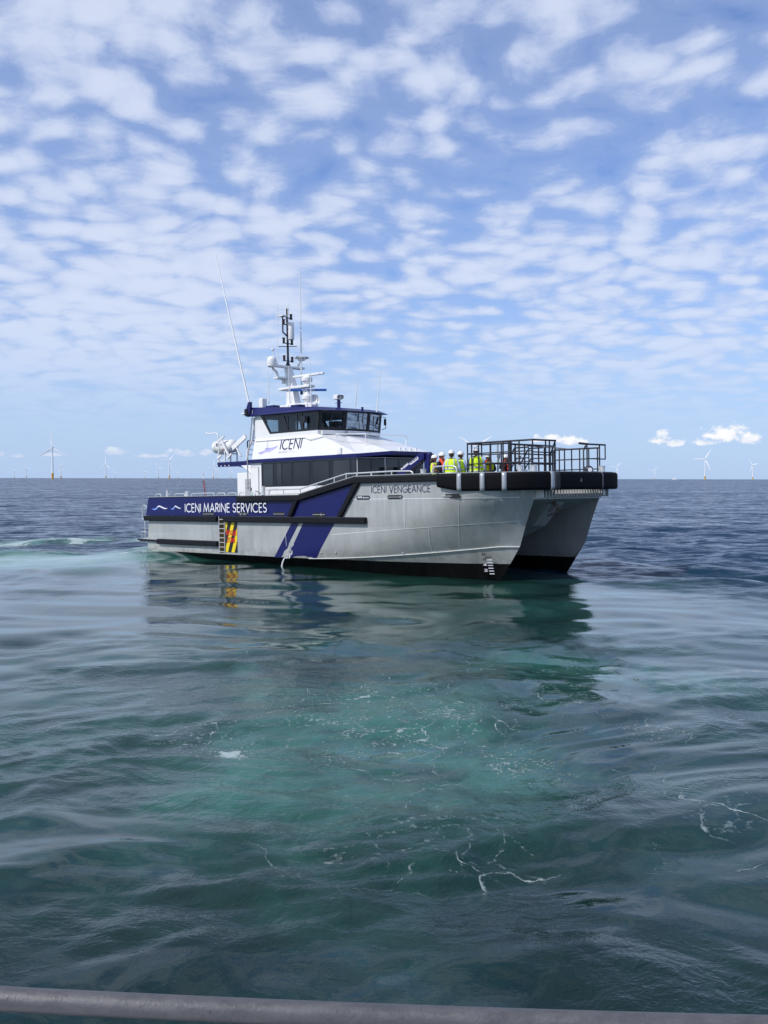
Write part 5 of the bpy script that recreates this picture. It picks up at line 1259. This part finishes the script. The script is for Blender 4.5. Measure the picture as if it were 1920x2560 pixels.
    for a, b, mt in seg:
        d = b - a; t = np.clip(((cen - a) @ d) / max(1e-9, d @ d), 0, 1); ds = np.linalg.norm(cen - a - t[:, None] * d, axis=1)
        w = ds < best; best[w] = ds[w]; mi[w] = mt
    bme.polygons.foreach_set('material_index', mi.astype(np.int32)); bme.polygons.foreach_set('use_smooth', np.ones(nP, bool))
    body = bpy.data.objects.new('body', bme); COL.objects.link(body); body.parent = root
    L = lambda z: lean * max(0, z - .95)
    def shell(secs, name, m, n=20, y_open=None):
        mb = MB(); rows = []
        for z, rx, ry in secs: rows.append([((math.cos(t) * rx + L(z)) * s, math.sin(t) * ry * s, z * s) for t in np.linspace(0, 2 * math.pi, n + 1)])
        return mb.grid(rows).obj(name, m, root, smooth=True, solid=.008)
    if vest:
        secs = [(.80, .185, .262), (.95, .18, .255), (1.12, .172, .246), (1.28, .172, .256), (1.38, .158, .252), (1.45, .128, .208), (1.495, .092, .118)]
        v = shell(secs, 'hi_vis_vest', HIVIS)
        for z0 in (.92, 1.06):
            mb = MB(); mb.grid([[((math.cos(t) * r_ + L(z)) * s, math.sin(t) * r2_ * s, z * s) for t in np.linspace(0, 2 * math.pi, 21)] for z, r_, r2_ in ((z0, .188, .264), (z0 + .05, .184, .260))]).obj('reflective_band', REFLECT, v, smooth=True, solid=.006)
        for k in (1, -1):
            for f in (1, -1):
                mb = MB(); mb.grid([[((f * r_ + L(z)) * s, (y_ + o) * k * s, z * s) for o in (-.024, .024)] for z, r_, y_ in ((1.10, .160, .125), (1.28, .160, .125), (1.39, .145, .12), (1.455, .112, .105), (1.50, .078, .085))]).obj('reflective_band', REFLECT, v, smooth=True, solid=.006)
        mb = MB(); mb.grid([[((math.cos(t) * rx + L(z)) * s, math.sin(t) * ry * s, z * s) for t in np.linspace(0, 2 * math.pi, 19)] for z, rx, ry in ((1.43, .128, .205), (1.48, .105, .15), (1.515, .085, .095))]).obj('collar', NAVYCL, v, smooth=True, solid=.01)
    if jacket:
        mb = MB()
        for k in (1, -1): mb.tube([((.150 + L(1.05)) * s, .10 * k * s, 1.02 * s), ((.165 + L(1.2)) * s, .105 * k * s, 1.22 * s), ((.135 + L(1.4)) * s, .10 * k * s, 1.40 * s), ((.02 + L(1.5)) * s, .10 * k * s, 1.52 * s), ((-.085 + L(1.5)) * s, .0, 1.50 * s)], .052 * s, 10)
        lj = mb.obj('life_jacket', ORANGE, root, smooth=True)
        mb = MB(); mb.tube([((math.cos(t) * .175 + L(1.1)) * s, math.sin(t) * .24 * s, 1.10 * s) for t in np.linspace(0, 6.28, 19)[:-1]], .018 * s, 6, closed=True); mb.obj('belt', BLACKP, lj, smooth=True)
    # helmet
    hx, hz = (.005 + L(1.72)) * s, 1.695 * s
    mb = MB(); rows = []
    for a in (0, 12, 28, 45, 60, 75, 89): rows.append([(hx + .145 * s * math.cos(R_(a)) * math.cos(t), .125 * s * math.cos(R_(a)) * math.sin(t), hz + .135 * s * math.sin(R_(a))) for t in np.linspace(0, 2 * math.pi, 21)])
    mb.grid(rows)
    brim = lambda e: [(hx + (.142 + e * (1 + .9 * max(0, math.cos(t)) ** 3)) * s * math.cos(t), (.123 + e) * s * math.sin(t), hz - e * .3 * s) for t in np.linspace(0, 2 * math.pi, 21)]
    mb.grid([brim(0), brim(.022)])
    mb.grid([[(hx + .139 * s * math.cos(R_(a)), y * s, hz + (.139 * math.sin(R_(a)) + .004) * s) for a in range(15, 166, 15)] for y in (-.018, .018)])
    hel = mb.obj('helmet', HELMET, root, smooth=True, solid=.006)
    mb = MB(); mb.tube([(hx + .05 * s, .10 * s, hz), (hx + .06 * s, .075 * s, hz - .12 * s), (hx + .075 * s, 0, hz - .165 * s), (hx + .06 * s, -.075 * s, hz - .12 * s), (hx + .05 * s, -.10 * s, hz)], .006 * s, 5); mb.obj('chin_strap', BLACKP, hel)
    for k in (1, -1):
        mb = MB(); mb.lathe([(.004, -.004), (.012, 0), (.004, .004)], ((.103 + L(1.66)) * s, .034 * k * s, 1.665 * s), (1, 0, 0), 8); mb.obj('eye', BLACKPR, body)
        mb = MB(); mb.lathe([(.008, -.008), (.026, 0), (.012, .012)], ((.0 + L(1.65)) * s, .088 * k * s, 1.645 * s), (0, k, .1), 10); mb.obj('ear', SKIN, body, smooth=True)
    mb = MB(); mb.tube([((.108 + L(1.6)) * s, -.022 * s, 1.595 * s), ((.113 + L(1.6)) * s, 0, 1.592 * s), ((.108 + L(1.6)) * s, .022 * s, 1.595 * s)], .006 * s, 5); mb.obj('mouth', RED, body)
    mb = MB(); rows = [[((-.01 + rx * math.cos(t) + L(z)) * s, ry * math.sin(t) * s, z * s) for t in np.linspace(R_(75), R_(285), 13)] for z, rx, ry in ((1.57, .070, .070), (1.62, .098, .092), (1.69, .108, .100))]
    mb.grid(rows)
    if hair: mb.tube([((-.10 + L(1.6)) * s, 0, 1.64 * s), ((-.17 + L(1.6)) * s, 0, 1.58 * s), ((-.16 + L(1.5)) * s, 0, 1.40 * s)], .035 * s, 8, r2=.012)
    mb.obj('hair', HAIR, root, smooth=True, solid=.008)
    return root
# heading: 0 = bow, 90 = port; the camera looks at the starboard side, so 44..90 shows a back
person(1086, 1136, 1.66, 30, 'person in helmet with ponytail, bare arm and yellow vest beside the crane', SKIN, arms='front', hair=True)
person(1104, 1130, 1.74, 0, 'person in white helmet and red life jacket, facing the ponytailed one', NAVYCL, vest=False, jacket=True, arms='mixed')
person(1128.5, 1124, 1.80, 120, 'broad back in yellow vest with pale blue sleeves, next to red life jacket', SHIRT, arms='down')
person(1151.5, 1127, 1.77, 78, 'person side-on in pale shirt and vest under dark harness, by silver hoop rail', SHIRT, arms='mixed')
person(1190, 1117.5, 1.90, 122, 'tallest person, back turned, in yellow vest behind black boarding rail', SHIRT, arms='down', stride=.05)
person(1221, 1134, 1.66, -62, 'short person in navy sleeves, vest and red life jacket behind boarding rail', NAVYCL, jacket=True, arms='front', lean=.12)
person(1263, 1135.5, 1.65, -45, 'person in dark clothes and red life jacket beside thick black gate post', NAVYCL, vest=False, jacket=True, arms='up', lean=.08)

# ------------------------------------------------------------------ wind turbines
def turbine_meshes():
    T = {}
    mb = MB(); mb.lathe([(2.5, 17), (2.45, 18), (2.3, 40), (1.95, 65), (1.6, 86.5)], n=20); T['tower'] = (mb, TURB)
    mb = MB(); mb.lathe([(2.9, -8), (2.9, 15.4), (4.6, 15.5), (4.6, 16.1), (2.7, 16.1), (2.6, 17.2)], n=20)
    for a in range(0, 360, 30): mb.tube([(4.5 * math.cos(R_(a)), 4.5 * math.sin(R_(a)), 16.1), (4.5 * math.cos(R_(a)), 4.5 * math.sin(R_(a)), 17.3)], .12, 4)
    for y in (-.9, .9): mb.tube([(3.4, y, -3), (3.4, y, 15.5)], .25, 6)
    T['transition_piece'] = (mb, TPY)
    mb = MB(); mb.hexa([(-6, -1.7, 86.4), (-6, 1.7, 86.4), (-6, 1.7, 90.0), (-6, -1.7, 90.0)], [(4.0, -1.6, 86.6), (4.0, 1.6, 86.6), (4.0, 1.6, 89.8), (4.0, -1.6, 89.8)]); T['nacelle'] = (mb, TURB)
    return T
TM = turbine_meshes(); TMESH = {}
for k, (mb, m) in TM.items():
    o = mb.obj(k, m, None, smooth=True, bevel=.35 if k == 'nacelle' else 0); TMESH[k] = o
mb = MB(); mb.box((-5.9, -1.72, 88.0), (-1.0, 1.72, 90.2)); o = mb.obj('red_marking', mat('turbine_red', (.5, .05, .04), .5), None); TMESH['red_marking'] = o
mb = MB(); mb.lathe([(1.5, -1.5), (1.6, 0), (1.2, 1.6), (.2, 2.4)], (4.2, 0, 0), (1, 0, 0), 14); TMESH['hub'] = mb.obj('hub', TURB, None, smooth=True)
mb = MB(); rows = []
for r_, c, th, off in ((1.0, 1.8, 1.6, 0), (5, 2.6, 1.4, .2), (10, 4.4, 1.1, .6), (18, 3.8, .8, .45), (30, 2.9, .6, .3), (42, 2.0, .4, .15), (50, 1.1, .2, 0), (52, .3, .08, 0)):
    tw = R_(14 * (1 - r_ / 52)); rows.append([(4.6 + th * .5 * sn * math.cos(tw) + (cc * c - off) * math.sin(tw), (cc * c - off) * math.cos(tw) - th * .5 * sn * math.sin(tw), r_) for cc, sn in ((-.5, 0), (-.25, 1), (.1, .9), (.5, 0), (.1, -.6), (-.25, -.8), (-.5, 0))])
mb.grid(rows); TMESH['blade'] = mb.obj('blade', TURB, None, smooth=True)
first = {k: True for k in TMESH}
def copy_part(k, parent):
    o = TMESH[k]
    if first[k]: first[k] = False
    else: o = o.copy(); COL.objects.link(o)
    o.parent = parent; return o
def turbine(px, hub_py, angs, yaw, label, red=False):
    """px: tower; hub_py: hub height in the photo; angs: a blade's angle clockwise from up in the picture"""
    hp = 1195.8 + (px - 960) * .0019 - hub_py
    D = F_PX * (88.3 - EYE) / hp
    d = ray(px, 1196); t = empty('wind_turbine', (d[0] / d[1] * D, D, 0))
    az = math.atan2(-d[0], -d[1])                       # rotor faces the camera, then turned by yaw
    t.rotation_euler = (0, 0, math.atan2(-t.location.y, -t.location.x) + R_(yaw))
    tag(t, label, 'wind turbine', 'offshore wind turbines on the horizon')
    for k in ('tower', 'transition_piece', 'nacelle') + (('red_marking',) if red else ()): copy_part(k, t)
    h = copy_part('hub', t); h.location = (0, 0, 88.3)
    for i in range(3):
        b = copy_part('blade', t); b.location = (0, 0, 88.3); b.rotation_euler = (R_(-(angs + 120 * i)), 0, 0)
    return t
z7 = lambda x, y: (x * .33755, 1060 + y * .33755)
z8 = lambda x, y: (1400 + x * .31344, 1040 + y * .31344)
turbine(*z7(390, 176), -2, -18, 'largest white wind turbine, yellow base, one blade pointing straight up', red=True)
turbine(*z7(455, 312), 24, -25, 'wind turbine with tilted blades, low and right behind the largest turbine')
turbine(*z7(785, 298), 3, -40, 'wind turbine with upright blade, alone between the largest turbine and the boat')
turbine(*z7(1254, 272), 40, -20, 'wind turbine with yellow base above the stern, one long blade raised aslant')
turbine(*z7(1580, 313), 15, -25, 'wind turbine right below the liferaft platform')
turbine(1190, 1116, 60, -20, 'wind turbine behind the people, only two blades rising above the rail', red=True)
turbine(*z8(1157, 342), 32, -20, 'wind turbine with yellow base on the open sea beyond the bow', red=True)
turbine(*z8(1537, 388), -38, -50, 'wind turbine beyond the bow with a blade hanging down aslant')
turbine(*z8(452, 408), 38, -20, 'wind turbine seen just past the end of the bow fender')
far = 'tiny pale wind turbine far off, standing alone on the horizon astern'
for x, y, a, yw, lb in ((850, 345, 10, -50, 'tiny far wind turbine next to the lone one with an upright blade'), (1172, 325, -28, -25, 'small far wind turbine next to the yellow-based one above the stern'), (1072, 352, 80, -30, far), (1320, 352, 5, -60, far),
    (1610, 345, 20, -30, 'tiny far wind turbine touching the one below the liferaft platform'), (195, 325, 100, -20, far), (108, 342, 85, -30, far), (446, 338, 10, -60, 'tiny far wind turbine hidden close behind the one with tilted blades')): turbine(*z7(x, y), a, yw, lb)
turbine(575.7, 1175.5, 0, -30, 'tiny far wind turbine just off the white vent trunk of the boat'); turbine(*z8(752, 432), 38, -15, 'tiny far wind turbine beyond the bow, beside the small white ship')

# a ship hull-down on the horizon
d = ray(1687, 1196); D = 6200
shp = empty('distant_ship', (d[0] / d[1] * D, D, 0)); tag(shp, 'small white ship far away on the horizon beyond the bow', 'ship')
mb = MB(); mb.hexa([(-17, -4, -1), (14, -4, -1), (17, 0, -1), (14, 4, -1), (-17, 4, -1)], [(-17, -4.5, 4.5), (16, -4.5, 5), (20, 0, 5.5), (16, 4.5, 5), (-17, 4.5, 4.5)]); mb.obj('hull', TURB, shp)
mb = MB(); mb.box((-12, -3.5, 4.5), (8, 3.5, 8.5)); mb.box((0, -3, 8.5), (6, 3, 11)); mb.tube([(2, 0, 11), (2, 0, 14)], .3, 6); mb.obj('deckhouse', TURB, shp, bevel=.3)

# ------------------------------------------------------------------ the rail of the boat under the photographer
def rail_pt(px, py, D): d = ray(px, py); return Vector((d[0] / d[1] * D, D, EYE + d[2] / d[1] * D))
GREYR = bpy.data.materials.new('worn_rail'); GREYR.use_nodes = True
t = NT(GREYR.node_tree); b = t.n['Principled BSDF']; oc = t.node('ShaderNodeTexCoord').outputs['Object']
n_ = t.noise(t.vmath('MULTIPLY', oc, (1.5, 4, 4)), 9, 7, .7); chips = t.ramp(t.noise(t.vmath('MULTIPLY', oc, (1, 1.5, 1.5)), 22, 6, .8), .66, .70)
cc = t.mix(t.ramp(n_, .3, .7), (.10, .099, .103, 1), (.145, .141, .144, 1)); cc = t.mix(chips, cc, (.05, .05, .05, 1)); t.l.new(cc, b.inputs['Base Color'])
b.inputs['Metallic'].default_value = .35; t.l.new(t.ramp(n_, .3, .7, .42, .6), b.inputs['Roughness'])
bn = t.node('ShaderNodeBump'); bn.inputs['Strength'].default_value = .4; bn.inputs['Distance'].default_value = .003; t.l.new(t.math('SUBTRACT', t.noise(oc, 90, 4, .6), chips), bn.inputs['Height']); t.l.new(bn.outputs[0], b.inputs['Normal'])
pA, pM, pB = rail_pt(0, 2497, 2.10), rail_pt(960, 2541, 2.08), rail_pt(1920, 2570, 2.06)
dR = (pB - pA).normalized(); a0, b0 = pA - dR * .55, pB + dR * .55
rl = empty('deck_railing', (0, 2.08, 1.7)); tag(rl, 'worn grey pipe railing crossing in front of the near water', 'railing')
def rel(v): return tuple(Vector(v) - rl.location)
mb = MB(); arcp = lambda u: pA * ((u - .5) * (u - 1) * 2) + pM * (-4 * u * (u - 1)) + pB * (u * (u - .5) * 2)
mb.tube([rel(arcp(-.33 + 1.66 * i / 40)) for i in range(41)], .0258, 24)
a0, b0 = arcp(-.33), arcp(1.33); mb.obj('top_rail', GREYR, rl, smooth=True)
for e in (a0 + dR * .06, b0 - dR * .06):
    mb = MB(); mb.tube([rel(e - Vector((0, 0, .02))), rel((e.x, e.y, 1.7))], .022, 16); mb.obj('post', GREYR, rl, smooth=True)
mb = MB(); mb.prism_z([(-2.4, -3.0), (2.4, -3.0), (2.4, 2.2), (-2.4, 2.2)], 1.55, 1.70); mb.prism_z([(-2.3, -2.9), (2.3, -2.9), (2.3, 2.1), (-2.3, 2.1)], -.8, 1.55); dk = mb.obj('photographer_boat', ALU, None, bevel=.02); tag(dk, 'grey boat deck below the worn pipe railing', 'boat')
